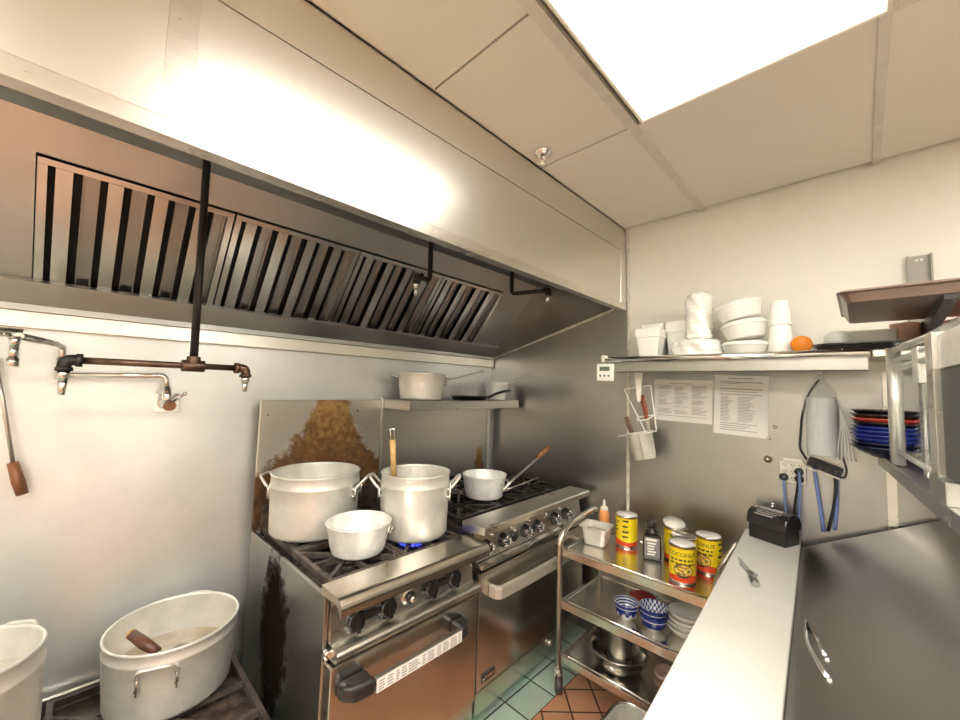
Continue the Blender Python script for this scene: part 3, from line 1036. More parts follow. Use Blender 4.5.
# ---- right range ----
W2 = 0.900
WS = 0.945
rr = thing('gas_range', 'right gas range with a high shelf and a broad cream door handle', 'range', (-0.988, -0.030, 0), math.radians(1.5))
b = MB(); b.box(0.004, -0.765, 0.25, W2, -0.01, 0.93)
b.build('body', DOORSTEEL, rr, bevel=0.003)
for x in (0.0, W2):
    b = MB(); b.box(x, -0.775, 0.25, x + 0.003, 0.0, 0.965)
    b.build('side_panel', STEEL, rr)
RISER_R = stain_steel('stained_splashback_steel', 0.83, 0.040, 0.05, 1.00, 1.17, 0.7, base=(0.56, 0.54, 0.50))
b = MB(); b.box(0.006, -0.034, 0.965, W2 + 0.004, 0.0, 1.448)
b.build('splashback', RISER_R, rr, bevel=0.002)
b = MB(); b.box(W2 + 0.005, -0.040, 0.965, W2 + 0.017, 0.0, 1.448)
b.build('splashback_end', STEEL, rr, bevel=0.002)
b = MB(); b.box(0.004, -0.292, 1.492, WS - 0.002, -0.002, 1.500)
b.box(0.004, -0.296, 1.450, WS - 0.002, -0.290, 1.500); b.box(0.004, -0.290, 1.450, 0.010, -0.002, 1.492); b.box(WS - 0.008, -0.290, 1.450, WS - 0.002, -0.002, 1.492)
b.build('high_shelf', SHELFSTEEL, rr, bevel=0.0015)
b = MB(); b.box(0.006, -0.70, 0.932, W2 - 0.004, -0.036, 0.942)
b.build('cooktop', GRIME, rr)
for i in range(3):
    for (y0, y1) in ((-0.358, -0.050), (-0.690, -0.364)):
        x0 = 0.010 + i * 0.294; x1 = x0 + 0.289
        b = MB(); burner(b, (x0 + x1) / 2, (y0 + y1) / 2, 0.943)
        b.build('burner', IRONBLACK, rr)
        b = MB(); grate(b, x0, y0, x1, y1, 0.998)
        for (px, py) in ((x0 + 0.004, y0 + 0.004), (x1 - 0.02, y0 + 0.004), (x0 + 0.004, y1 - 0.02), (x1 - 0.02, y1 - 0.02)):
            b.box(px, py, 0.943, px + 0.016, py + 0.016, 0.978)
        b.build('burner_grate', IRONBLACK, rr)
b = MB()
b.prism([(-0.722, 0.960), (-0.722, 1.002), (-0.850, 1.002), (-0.854, 0.998), (-0.854, 0.972), (-0.780, 0.966), (-0.780, 0.960)], 'x', -0.012, W2 + 0.004)
b.build('front_ledge', STEEL, rr, bevel=0.002)
b = MB(); b.prism([(-0.780, 0.972), (-0.802, 0.845), (-0.766, 0.845), (-0.766, 0.972)], 'x', 0.0, W2)
b.build('control_panel', STEEL, rr)
b = MB(); b.box(0.0, -0.836, 0.822, W2, -0.766, 0.842); 
b.build('panel_rail', DOORSTEEL, rr, bevel=0.005)
kr = None
for x in (0.062, 0.176, 0.346, 0.446, 0.612, 0.730):
    if kr is None:
        kr = MB()
        rot = Matrix.Rotation(PI / 2, 3, 'X')
        r = 0.028
        kr.lathe([(0, 0), (r * 1.1, 0), (r * 1.1, 0.010), (r, 0.014), (r * 0.95, 0.034), (r * 0.7, 0.040), (0, 0.040)], (0, 0, 0), 36, wob=lambda a, z: 1 + 0.07 * math.cos(5 * a), rot=rot)
        kr = kr.build('burner_knob', KNOBBLACK, rr)
        kr.location = (x, -0.790, 0.892)
        c = MB()
        for k in range(5):
            a = 2 * PI * k / 5 + PI / 2
            c.tube([(0.010 * math.cos(a + 0.5), -0.041, 0.010 * math.sin(a + 0.5)), (0.023 * math.cos(a + 0.3), -0.039, 0.023 * math.sin(a + 0.3)),
                    (0.027 * math.cos(a), -0.036, 0.027 * math.sin(a)), (0.023 * math.cos(a - 0.3), -0.039, 0.023 * math.sin(a - 0.3)), (0.010 * math.cos(a - 0.5), -0.041, 0.010 * math.sin(a - 0.5))], 0.0025, 6)
        c.build('knob_glint', CHROME, kr)  # chrome loops model the highlights on the glossy black lobes
    else:
        dup_part(kr, rr, (x, -0.790, 0.892))
for x in (0.10, 0.235, 0.375, 0.53, 0.66):
    b = MB(); b.lathe([(0, 0), (0.011, 0), (0.008, 0.012), (0.004, 0.022), (0, 0.024)], (x, -0.785, 0.935), 14, rot=Matrix.Rotation(PI / 2, 3, 'X'))
    b.build('pilot_screw', CHROME, rr)
b = MB(); b.lathe([(0, 0), (0.024, 0), (0.023, 0.022), (0.018, 0.026), (0, 0.026)], (0.250, -0.790, 0.893), 24, rot=Matrix.Rotation(PI / 2, 3, 'X'))
b.build('oven_dial', KNOBBLACK, rr)
b = MB(); b.box(0.004, -0.817, 0.332, W2 - 0.004, -0.766, 0.800)
od2 = b.build('oven_door', DOORSTEEL, rr, bevel=0.004)
b = MB()
hp = [(0.062, -0.819), (0.065, -0.855), (0.085, -0.875), (0.251, -0.883), (0.462, -0.885), (0.665, -0.883), (0.826, -0.875), (0.846, -0.855), (0.849, -0.819)]
ip = [(0.823, -0.815), (0.825, -0.841), (0.814, -0.853), (0.665, -0.860), (0.462, -0.862), (0.251, -0.860), (0.097, -0.853), (0.086, -0.841), (0.085, -0.815)]
b.prism(hp + ip, 'z', 0.692, 0.740)
o = b.build('handle', mat('cream_handle_metal', (0.66, 0.62, 0.53), 0.34, 0.55, var=0.1, vscale=8), od2, bevel=0.004)
o['label'] = 'broad cream metal handle'
b = MB(); b.box(0.028, -0.821, 0.3540, 0.118, -0.817, 0.3900)
bd = b.build('badge', CHROME, od2, bevel=0.001)
b = MB(); b.box(0.031, -0.8222, 0.3570, 0.115, -0.8208, 0.3870)
b.build('badge_plate', PLASTICBLACK, bd)
b = MB(); b.tube([(0.036, -0.823, 0.3620), (0.042, -0.823, 0.3760), (0.047, -0.823, 0.3630), (0.054, -0.823, 0.3800)], 0.0022, 6)
for k in range(9):
    b.box(0.060 + k * 0.0056, -0.8232, 0.3665, 0.0638 + k * 0.0056, -0.8220, 0.3765)
b.build('badge_mark', CHROME, bd)
b = MB(); b.box(0.004, -0.812, 0.236, W2 - 0.004, -0.766, 0.324)
b.build('kick_panel', DOORSTEEL, rr, bevel=0.004)
b = MB(); b.lathe([(0, 0), (0.016, 0.002), (0.014, 0.014), (0, 0.018)], (0.555, -0.812, 0.290), 16, rot=Matrix.Rotation(PI / 2, 3, 'X'))
b.build('panel_knob', STEEL, rr)
for (x, y) in ((0.07, -0.68), (W2 - 0.07, -0.68), (0.07, -0.08), (W2 - 0.07, -0.08)):
    b = MB(); b.cyl((x, y, FL), (x, y, 0.26), 0.020, 0.026, 16)
    b.build('leg', STEEL, rr)

# ---- low stock pot range at the left ----
sr = thing('stock_pot_range', 'low black stock pot burner in the left corner of the photo', 'range', (-1.675, -0.02, 0))
b = MB(); b.box(-1.05, -0.70, 0.27, 0.0, -0.02, 0.44)
b.build('body', STEEL, sr, bevel=0.004)
b = MB(); b.box(-1.05, -0.016, 0.27, 0.0, -0.001, 0.500)
b.build('back_flange', HOODSTEEL, sr, bevel=0.002)
b = MB(); b.box(-1.045, -0.695, 0.441, -0.005, -0.02, 0.455)
b.build('drip_pan', GRIME, sr)
for (x0, x1) in ((-0.51, -0.005), (-1.045, -0.52)):
    b = MB(); grate(b, x0, -0.69, x1, -0.03, 0.500)
    for q in (0.25, 0.75):
        yy = -0.69 + 0.66 * q
        b.box(x0 + 0.016, yy - 0.01, 0.476, x1 - 0.016, yy + 0.01, 0.496)
    for (px, py) in ((x0 + 0.004, -0.686), (x1 - 0.024, -0.686), (x0 + 0.004, -0.054), (x1 - 0.024, -0.054)):
        b.box(px, py, 0.4555, px + 0.02, py + 0.02, 0.479)
    b.build('burner_grate', IRON, sr)
    b = MB(); burner(b, (x0 + x1) / 2, -0.36, 0.456)
    b.build('burner', IRON, sr)
for (x, y) in ((-0.06, -0.64), (-0.99, -0.64), (-0.06, -0.08), (-0.99, -0.08)):
    b = MB(); b.cyl((x, y, FL), (x, y, 0.275), 0.018, 0.024, 14)
    b.build('leg', STEEL, sr)

# ================================================================== POTS
def pot_profile(r0, r1, h, th=0.004, rim=0.008, cr=0.018, ncr=4):
    """solid wall profile: base, outer wall, rolled rim, inner wall, inner base"""
    p = [(0, 0)]
    p.append((r0 - cr, 0))
    for k in range(1, ncr + 1):
        a = PI / 2 * k / ncr
        p.append((r0 - cr + cr * math.sin(a), cr - cr * math.cos(a)))
    p.append((r0 + (r1 - r0) * 0.5, h * 0.5))
    p.append((r1 - 0.003, h - rim * 1.6))
    p.append((r1, h - rim))
    p.append((r1 + 0.002, h - rim * 0.4))
    p.append((r1, h))
    p.append((r1 - th - 0.002, h))
    p.append((r1 - th - 0.003, h - rim))
    p.append((r0 - th, cr))
    p.append((r0 - th - cr * 0.6, 0.006))
    p.append((0, 0.006))
    return p

def loop_handle(m, r, z, ang, w=0.05, out=0.045, up=0.02, rad=0.006):
    c, s = math.cos(ang), math.sin(ang)
    e = Vector((c, s, 0)); tt = Vector((-s, c, 0))
    def P(o, l, zz):
        return e * (r + o) + tt * l + Vector((0, 0, zz))
    pts = fillet([P(-0.001, -w, z - 0.012), P(0.012, -w, z - 0.004), P(out, -w * 0.8, z + up), P(out, w * 0.8, z + up), P(0.012, w, z - 0.004), P(-0.001, w, z - 0.012)], 0.018, 4)
    m.tube(pts, rad, 8)

def rivet_plate(r, z, ang, w=0.05):
    c, s = math.cos(ang), math.sin(ang)
    e = Vector((c, s, 0)); tt = Vector((-s, c, 0))
    feet = []
    for l in (-w, w):
        m = MB()
        for zz in (z - 0.014, z - 0.045):
            p = e * (r - 0.010) + tt * l + Vector((0, 0, zz))
            m.cyl(p, p + e * 0.016, 0.0065, 0.0045, 10)
        p0 = e * (r + 0.001) + tt * l + Vector((0, 0, z - 0.06)); p1 = e * (r + 0.003) + tt * l + Vector((0, 0, z - 0.002))
        m.tube([p0, p1], 0.009, 8, ry=0.004)
        feet.append(m)
    return feet

def stock_pot(label, loc, r0, r1, h, angs, hw=0.045, material=ALU, zh=None, bead=0.05):
    t = thing('stock_pot', label, 'pot', loc)
    pr = pot_profile(r0, r1, h)
    # raised bead a little under the rim
    i = 7
    zb = h - bead
    k = len(pr)
    rb = r0 + (r1 - r0) * (zb / h)
    ins = [(rb, zb - 0.006), (rb + 0.0018, zb - 0.003), (rb + 0.0022, zb + 0.002), (rb + 0.0003, zb + 0.006)]
    idx = [j for j, p in enumerate(pr) if p == (r1 - 0.003, h - 0.008 * 1.6)][0]
    pr = pr[:idx] + ins + pr[idx:]
    b = MB(); b.lathe(pr, n=64)
    b.build('pot_body', material, t)
    z = (h - 0.055) if zh is None else zh
    for a in angs:
        b = MB(); loop_handle(b, r0 + (r1 - r0) * z / h, z, a, hw, up=0.034)
        o = b.build('handle', material, t)
        for m in rivet_plate(r0 + (r1 - r0) * z / h, z, a, hw):
            m.build('riveted_foot', CHROME, o)
    return t

# direction in the picture plane to the right, used only to turn the handles as the photo shows them
A1 = math.radians(-44)
stock_pot('large aluminium stock pot at the back left of the scorched range', (-1.430, -0.290, 0.951), 0.175, 0.181, 0.250, (A1, A1 + PI), 0.050)
stock_pot('tall aluminium stock pot standing over the lit blue burner', (-1.135, -0.612, 0.951), 0.141, 0.147, 0.262, (A1 + 0.05, A1 + PI + 0.05), 0.042)
t = stock_pot('wide aluminium stock pot on the low burner, ladle leaning inside', (-1.886, -0.240, 0.501), 0.178, 0.192, 0.226, (math.radians(250), math.radians(62)), 0.050, zh=0.172, bead=0.040)
stock_pot('deep aluminium pot cut off by the left edge of the photo', (-2.349, -0.440, 0.501), 0.160, 0.152, 0.392, (math.radians(150), math.radians(-30) + PI * 0.5), 0.045)
b = MB(); b.lathe([(0, 0.0), (0.178, 0.0), (0.176, 0.004), (0, 0.005)], n=48)
tag(b.build('stew', BROTH, loc=(-1.886, -0.240, 0.501 + 0.095)), 'cloudy pale broth inside the wide pot on the low burner', 'stew', kind='stuff')
b = MB(); b.lathe([(0, 0.0), (0.146, 0.0), (0.144, 0.004), (0, 0.005)], n=48)
tag(b.build('milky_liquid', mat('milky_liquid', (0.75, 0.72, 0.62), 0.2), loc=(-2.349, -0.440, 0.501 + 0.300)), 'milky liquid in the pot at the left edge', 'liquid', kind='stuff')
t = thing('ladle', 'ladle with a dark wooden handle leaning inside the wide low pot', 'ladle', (-1.93, -0.27, 0.60))
b = MB(); b.tube([(-2.005, -0.262, 0.735), (-1.975, -0.315, 0.716), (-1.945, -0.355, 0.698)], [0.015, 0.017, 0.012], 14)
b.build('handle', DARKWOOD, t, world=True)
b = MB(); b.tube([(-2.009, -0.255, 0.7375), (-2.0045, -0.263, 0.7347)], [0.0125, 0.0158], 14)
b.build('handle_end', BAMBOO, t, world=True)
b = MB(); b.tube([(-1.948, -0.352, 0.699), (-1.905, -0.30, 0.645), (-1.875, -0.25, 0.602)], 0.005, 8); b.lathe([(0, 0), (0.025, 0.004), (0.040, 0.02), (0.038, 0.02), (0.024, 0.006), (0, 0.003)], (-1.86, -0.225, 0.590), 20)
b.build('dipper', STEEL, t, world=True)

def sauce_pan(label, loc, r0, r1, h, material=DENT):
    t = thing('saucepan', label, 'saucepan', loc)
    b = MB(); b.lathe(pot_profile(r0, r1, h, cr=0.014), n=56)
    b.build('pan_body', material, t)
    return t
# front left pan with a ring where the handle was
t = sauce_pan('white dented handleless saucepan at the front of the scorched range', (-1.403, -0.625, 0.951), 0.098, 0.119, 0.114)
a = math.radians(-48)
c, s = math.cos(a), math.sin(a)
b = MB()
p = Vector((0.113 * c, 0.113 * s, 0.084))
e = Vector((c, s, 0)); tt = Vector((-s, c, 0))
ring = [p + e * 0.006 + tt * (0.022 * math.cos(q)) + Vector((0, 0, 0.013 * math.sin(q))) for q in [2 * PI * k / 18 for k in range(18)]]
b.tube(ring, 0.0035, 8, closed=True)
b.tube([p + tt * 0.012, p + e * 0.008 + tt * 0.012, p + e * 0.02], 0.004, 8)
b.build('handle_bracket', STEEL, t)

# right range saucepan with double rod and wooden tip
t = sauce_pan('white dented saucepan with a wooden tipped handle on the right range', (-0.622, -0.540, 0.999), 0.100, 0.118, 0.120)
b = MB()
for l in (-0.008, 0.008):
    b.tube([(0.02 + l, -0.117 + l, 0.055), (0.105 + l, -0.12 + l, 0.098), (0.300 + l * 0.7, -0.135 + l * 0.7, 0.193)], 0.004, 8)
b.build('handle_rods', STEEL, t)
b = MB(); b.tube([(0.292, -0.134, 0.190), (0.350, -0.139, 0.220), (0.395, -0.142, 0.243)], [0.011, 0.014, 0.013], 12)
b.build('handle_grip', WOOD, t)
b = MB()
p = Vector((0.035, -0.112, 0.085))
ring = [p + Vector((0.026 * math.cos(q), -0.004, 0.016 * math.sin(q))) for q in [2 * PI * k / 18 for k in range(18)]]
b.tube(ring, 0.004, 8, closed=True)
b.build('handle_bracket', STEEL, t)
t = thing('serving_spoon', 'long steel spoon lying across the right range burners', 'spoon', (-0.30, -0.55, 1.0))
b = MB(); b.tube([(-0.455, -0.548, 1.006), (-0.30, -0.545, 1.014), (-0.115, -0.535, 1.026)], 0.005, 8)
b.build('handle', STEEL, t, world=True)
b = MB(); b.lathe([(0, -0.003), (0.02, 0.0), (0.031, 0.009), (0.029, 0.009), (0.018, 0.003), (0, 0.001)], (-0.475, -0.548, 1.003), 20)
b.build('bowl', STEEL, t, world=True)
# skimmer / sieve hanging in the tall pot
t = thing('strainer', 'pale wooden handled strainer hooked over the rim of the tall pot', 'strainer', (-1.24, -0.585, 1.10))
def SK(x, z):
    return (x, -0.520, z)
b = MB(); b.tube([(-1.207, -0.528, 1.340), (-1.200, -0.530, 1.260), (-1.192, -0.532, 1.170)], [0.0135, 0.0125, 0.0135], 12)
b.build('handle', BAMBOO, t, world=True)
b = MB()
b.tube(fillet([(-1.213, -0.522, 1.335), (-1.216, -0.522, 1.385), (-1.203, -0.534, 1.392), (-1.200, -0.534, 1.335)], 0.01), 0.0028, 6)
b.tube([(-1.222, -0.515, 1.380), (-1.212, -0.526, 1.392)], 0.0028, 6)
b.tube([(-1.192, -0.532, 1.172), (-1.185, -0.540, 1.10), (-1.170, -0.555, 1.02)], 0.004, 6)
b.build('wire', CHROME, t, world=True)
b = MB(); b.lathe([(0, -0.035), (0.03, -0.025), (0.048, 0.0), (0.050, 0.004), (0.046, 0.002), (0.028, -0.022), (0, -0.032)], (-1.135, -0.575, 1.02), 24)
b.build('basket', STEEL, t, world=True)

# pans on the high shelf
SZ = 1.5015
t = sauce_pan('large aluminium saucepan with a thin handle on the high shelf', (-0.800, -0.190, SZ), 0.122, 0.137, 0.150, ALU)
b = MB(); b.tube([(0.120, -0.066, 0.122), (0.165, -0.07, 0.124), (0.39, -0.005, 0.165), (0.52, 0.03, 0.190)], 0.0045, 8)
b.tube([(0.52, 0.03, 0.190), (0.545, 0.034, 0.193)], 0.007, 8)
b.build('handle', STEEL, t)
b = MB(); b.ball((0.128, -0.07, 0.118), 0.014, 12, 8); b.ball((0.135, -0.055, 0.098), 0.012, 12, 8); b.ball((0.112, -0.082, 0.098), 0.012, 12, 8)
b.build('handle_bracket', STEEL, t)
b = MB(); loop_handle(b, 0.136, 0.132, PI * 0.85, 0.022, 0.035, 0.006, 0.005)
b.build('helper_handle', STEEL, t)
t = sauce_pan('small pale saucepan at the right end of the high shelf', (-0.165, -0.200, SZ), 0.066, 0.085, 0.120)
b = MB(); b.tube([(-0.02, -0.082, 0.09), (0.06, -0.086, 0.125), (0.135, -0.092, 0.16)], [0.006, 0.005, 0.005], 8); b.ball((0.137, -0.092, 0.161), 0.009, 10, 6)
b.build('handle', STEEL, t)
t = thing('frying_pan', 'small black frying pan between the two pans on the high shelf', 'frying pan', (-0.415, -0.190, SZ))
b = MB(); b.lathe([(0, 0), (0.10, 0), (0.128, 0.024), (0.131, 0.024), (0.104, -0.0), (0.1, 0.004), (0, 0.004)][:4] + [(0.126, 0.022), (0.100, 0.004), (0, 0.004)], n=40)
b.build('pan_body', PLASTICBLACK, t)
b = MB(); b.tube([(0.105, -0.068, 0.016), (0.155, -0.098, 0.044), (0.215, -0.110, 0.060), (0.275, -0.112, 0.062)], [0.010, 0.008, 0.009, 0.009], 10)
b.build('handle', PLASTICBLACK, t)

# ================================================================== CART
CX0, CX1, CY0, CY1 = -0.534, -0.135, -1.612, -0.965
cart = thing('utility_cart', 'three shelf stainless utility cart against the right wall', 'cart', (CX0, CY0, FL))
for (z, hh) in ((0.832, 0.034), (0.594, 0.034), (0.351, 0.032)):
    b = MB()
    b.box(CX0 + 0.012, CY0 + 0.012, z - 0.006, CX1 - 0.012, CY1 - 0.012, z - 0.003)
    # front lip and raised rim around a sunk tray
    for (x0, y0, x1, y1) in ((CX0, CY0, CX0 + 0.012, CY1), (CX1 - 0.012, CY0, CX1, CY1), (CX0 + 0.012, CY0, CX1 - 0.012, CY0 + 0.012), (CX0 + 0.012, CY1 - 0.012, CX1 - 0.012, CY1)):
        b.box(x0, y0, z - hh, x1, y1, z)
    b.build('shelf', CARTSTEEL, cart, world=True, bevel=0.003)
    b = MB()
    b.tube(fillet([(CX0 + 0.02, CY0 + 0.03, z - 0.001), (CX0 + 0.02, CY1 - 0.022, z - 0.001), (CX1 - 0.02, CY1 - 0.022, z - 0.001), (CX1 - 0.02, CY0 + 0.03, z - 0.001)], 0.02), 0.004, 6)
    b.build('shelf_bead', CHROME, cart, world=True)
for y in (CY1, CY0):
    b = MB()
    s = 1 if y == CY1 else -1
    yy = y + s * 0.002
    b.tube(fillet([(CX0, yy, 0.285), (CX0, yy, 0.880), (CX0 + 0.09, yy, 0.930), (CX1 - 0.06, yy, 0.952), (CX1, yy, 0.890), (CX1, yy, 0.285)], 0.06, 7), 0.0142, 12)
    b.build('frame_tube', CARTSTEEL, cart, world=True)
    for x in (CX0, CX1):
        b = MB()
        b.box(x - 0.014, yy - 0.016, 0.260, x + 0.014, yy + 0.016, 0.285)
        for q in (-1, 1):
            c0 = Vector((x - q * 0.013, yy + q * 0.013, 0.212)); e = Vector((0.011, 0.011, 0)); w_ = Vector((0.0015, -0.0015, 0))
            vs = [c0 - e - w_, c0 + e - w_, c0 + e + w_, c0 - e + w_]
            vs += [v + Vector((0, 0, 0.055)) for v in vs]
            b.add(vs, [(0, 3, 2, 1), (4, 5, 6, 7), (0, 1, 5, 4), (1, 2, 6, 5), (2, 3, 7, 6), (3, 0, 4, 7)])
        c = b.build('caster', CHROME, cart, world=True, bevel=0.002)
        b = MB(); b.cyl((x - 0.009, yy + 0.009, FL + 0.036), (x + 0.009, yy - 0.009, FL + 0.036), 0.036, n=24)
        b.build('wheel', RUBBER, c, world=True)

# ---- on the top shelf of the cart
ZT = 0.8295
def tin_can(loc, r, h, label, rz, lidkind):
    t = thing('tin_can', label, 'can', loc, rz, 'yellow coconut tins on the cart')
    b = MB()
    b.lathe([(0, 0), (r, 0), (r + 0.0015, 0.003), (r, 0.006), (r, h - 0.006), (r + 0.0018, h - 0.003), (r + 0.001, h), (r - 0.003, h), (r - 0.003, h - 0.006), (0, h - 0.006)], n=48)
    b.build('tin', TIN, t)
    b = MB()
    def band(z0, z1, o=0.0006, a0=None, a1=None, m=48):
        if a0 is None:
            b.lathe([(r + o, z0), (r + o, z1)], n=m)
    band(0.026, h - 0.008)
    b.cur = 1
    def zt(a):
        return 0.026 + 0.012 * math.cos(a + 1.2) ** 2
    n = 48
    vs = []; fs = []
    for k in range(n):
        a = 2 * PI * k / n
        vs.append(((r + 0.0008) * math.cos(a), (r + 0.0008) * math.sin(a), 0.008)); vs.append(((r + 0.0008) * math.cos(a), (r + 0.0008) * math.sin(a), zt(a)))
    for k in range(n):
        k2 = (k + 1) % n
        fs.append((2 * k, 2 * k2, 2 * k2 + 1, 2 * k + 1))
    b.add(vs, fs, True)
    b.cur = 2
    b.lathe([(r + 0.0012, h - 0.012), (r + 0.0012, h - 0.007)], n=48)
    b.build('paper_label', [YELLOW, CANRED, GOLD], t)
    # lettering and a dish picture wrapped on the front (local -y)
    def wrap(pts, zc, rad, ac=-PI / 2):
        return [((rad) * math.cos(ac + p.x / r), rad * math.sin(ac + p.x / r), zc + p.y) for p in pts]
    b = MB()
    vs, fs = text_mesh('COCONUT', 0.0215)
    b.add([((r + 0.0010 + v.z) * math.cos(-PI / 2 + v.x / r), (r + 0.0010 + v.z) * math.sin(-PI / 2 + v.x / r), h - 0.034 + v.y) for v in vs], fs)
    for row in range(2):
        x = -0.045
        while x < 0.045:
            w = random.uniform(0.008, 0.018)
            n = 4
            z0 = h - 0.058 - row * 0.015
            pts = [(x + w * q / n) for q in range(n + 1)]
            vv = []
            for q in pts:
                aa = -PI / 2 + q / r
                for zz in (z0, z0 + 0.007):
                    vv.append(((r + 0.0012) * math.cos(aa), (r + 0.0012) * math.sin(aa), zz))
            b.add(vv, [(2 * q, 2 * q + 2, 2 * q + 3, 2 * q + 1) for q in range(n)])
            x += w + 0.005
    b.build('label_text', TEXTDARK, t)
    b = MB()
    n = 24
    for (ox, oz, rx, rz_, mi, rad) in ((0.004, 0.052, 0.036, 0.027, 0, 0.0014), (0.004, 0.054, 0.030, 0.021, 1, 0.0018)):
        vv = [((r + rad) * math.cos(-PI / 2 + ox / r), (r + rad) * math.sin(-PI / 2 + ox / r), oz)]
        for k in range(n):
            a = 2 * PI * k / n
            aa = -PI / 2 + (ox + rx * math.cos(a)) / r
            vv.append(((r + rad) * math.cos(aa), (r + rad) * math.sin(aa), oz + rz_ * math.sin(a)))
        b.cur = mi
        b.add(vv, [(0, k + 1, (k + 1) % n + 1) for k in range(n)])
    b.cur = 2
    rnd = random.Random(3)
    for k in range(26):
        a = rnd.uniform(0, 2 * PI); q = math.sqrt(rnd.random())
        px = 0.004 + 0.028 * q * math.cos(a); pz = 0.055 + 0.020 * q * math.sin(a)
        b.cur = 2 + k % 3
        vv = []
        for kk in range(6):
            a2 = 2 * PI * kk / 6
            aa = -PI / 2 + (px + 0.006 * math.cos(a2)) / r
            vv.append(((r + 0.0021) * math.cos(aa), (r + 0.0021) * math.sin(aa), pz + 0.0045 * math.sin(a2)))
        b.add(vv, [tuple(range(6))])
    b.build('dish_picture', [TEXTDARK, mat('curry_orange', (0.75, 0.40, 0.08), 0.4), mat('curry_yellow', (0.85, 0.62, 0.18), 0.4), mat('curry_brown', (0.40, 0.18, 0.05), 0.4), mat('herb_green', (0.10, 0.16, 0.04), 0.4)], t)
    # symbols up the side of the label
    b = MB()
    for k, zz in enumerate((0.125, 0.100, 0.075, 0.052)):
        for q in range(3):
            aa = 0.12 + q * 0.16
            sz = random.uniform(0.006, 0.010)
            vv = []
            for kk in range(6):
                a2 = 2 * PI * kk / 6
                a3 = aa - 0.2 + sz * 0.8 * math.cos(a2) / r
                vv.append(((r + 0.0016) * math.cos(a3), (r + 0.0016) * math.sin(a3), zz + sz * 0.6 * math.sin(a2)))
            b.add(vv, [tuple(range(6))])
    b.build('label_marks', TEXTDARK, t)
    b = MB()
    if lidkind == 'lid':
        b.lathe([(0, h + 0.002), (r - 0.004, h + 0.002), (r - 0.003, h - 0.001), (r - 0.004, h - 0.004), (0, h - 0.004)], n=40)
        b.build('can_lid', LIDWHITE, t)
    elif lidkind == 'open':
        b.lathe([(0, h - 0.012), (r - 0.0045, h - 0.012)], n=40)
        b.build('cream', CREAMFILL, t)
    else:
        T = Matrix.Translation((-0.004, 0.008, h + 0.012)) @ Matrix.Rotation(0.35, 4, 'X')
        b.T = T
        b.lathe([(0, 0.0), (r - 0.003, 0.0), (r - 0.002, 0.0015), (0, 0.002)], n=40)
        b.build('can_lid', LIDWHITE, t)
    return t
def face(x, y, add=0.0):   # turn the printed front (local -y) to the photographer's side
    return math.atan2(-2.0 - y, -2.185 - x) + PI / 2 + add
for (x, y, r, h, lab, add, lk_) in (
        (-0.244, -1.160, 0.0505, 0.148, 'yellow tin with a white lid, standing alone between the steel pan and the black bottle', -1.75, 'lid'),
        (-0.425, -1.470, 0.0480, 0.146, 'yellow tin at the front of the cart shelf, COCONUT facing out', 0.0, 'lid'),
        (-0.250, -1.522, 0.0490, 0.149, 'yellow tin at the right, beside the white cutting board', -0.62, 'lid'),
        (-0.330, -1.448, 0.0480, 0.146, 'opened yellow tin hidden behind the front tin', 0.1, 'open'),
        (-0.235, -1.385, 0.0480, 0.146, 'yellow tin with a loose bent lid, beside the black bottle', 0.3, 'bent')):
    tin_can((x, y, ZT), r, h, lab, face(x, y, add), lk_)

t = thing('sauce_bottle', 'black glass bottle with a grey label among the yellow tins', 'bottle', (-0.298, -1.302, ZT), math.radians(-68))
b = MB()
w = 0.039
b.box(-w, -w, 0, w, w, 0.108)
b.build('bottle_body', mat('black_glass', (0.012, 0.010, 0.010), 0.08, coat=0.6), t, bevel=0.008, bsegs=3)
b = MB(); b.lathe([(0, 0.106), (0.030, 0.106), (0.024, 0.120), (0.016, 0.126), (0.016, 0.136), (0, 0.136)], n=24)
b.build('neck', PLASTICBLACK, t)
b = MB(); b.lathe([(0, 0.134), (0.022, 0.134), (0.022, 0.160), (0.020, 0.163), (0, 0.163)], n=28, wob=lambda a, z: 1 + 0.02 * math.cos(20 * a))
b.build('cap', PLASTICBLACK, t)
b = MB(); b.box(-0.032, -w - 0.0012, 0.014, 0.032, -w - 0.0002, 0.098)
o = b.build('front_label', LABELGREY, t)
b = MB()
b.box(-0.026, -w - 0.0018, 0.084, 0.020, -w - 0.0013, 0.094)
for k in range(5):
    b.box(-0.020 + 0.002 * (k % 2), -w - 0.0018, 0.070 - k * 0.012, 0.016 - 0.004 * (k % 3), -w - 0.0013, 0.077 - k * 0.012)
b.build('label_text', WHITEPL, o)
b = MB(); b.box(w + 0.0002, -0.030, 0.060, w + 0.0012, 0.030, 0.098)
b.build('side_label', LABELGREEN, t)

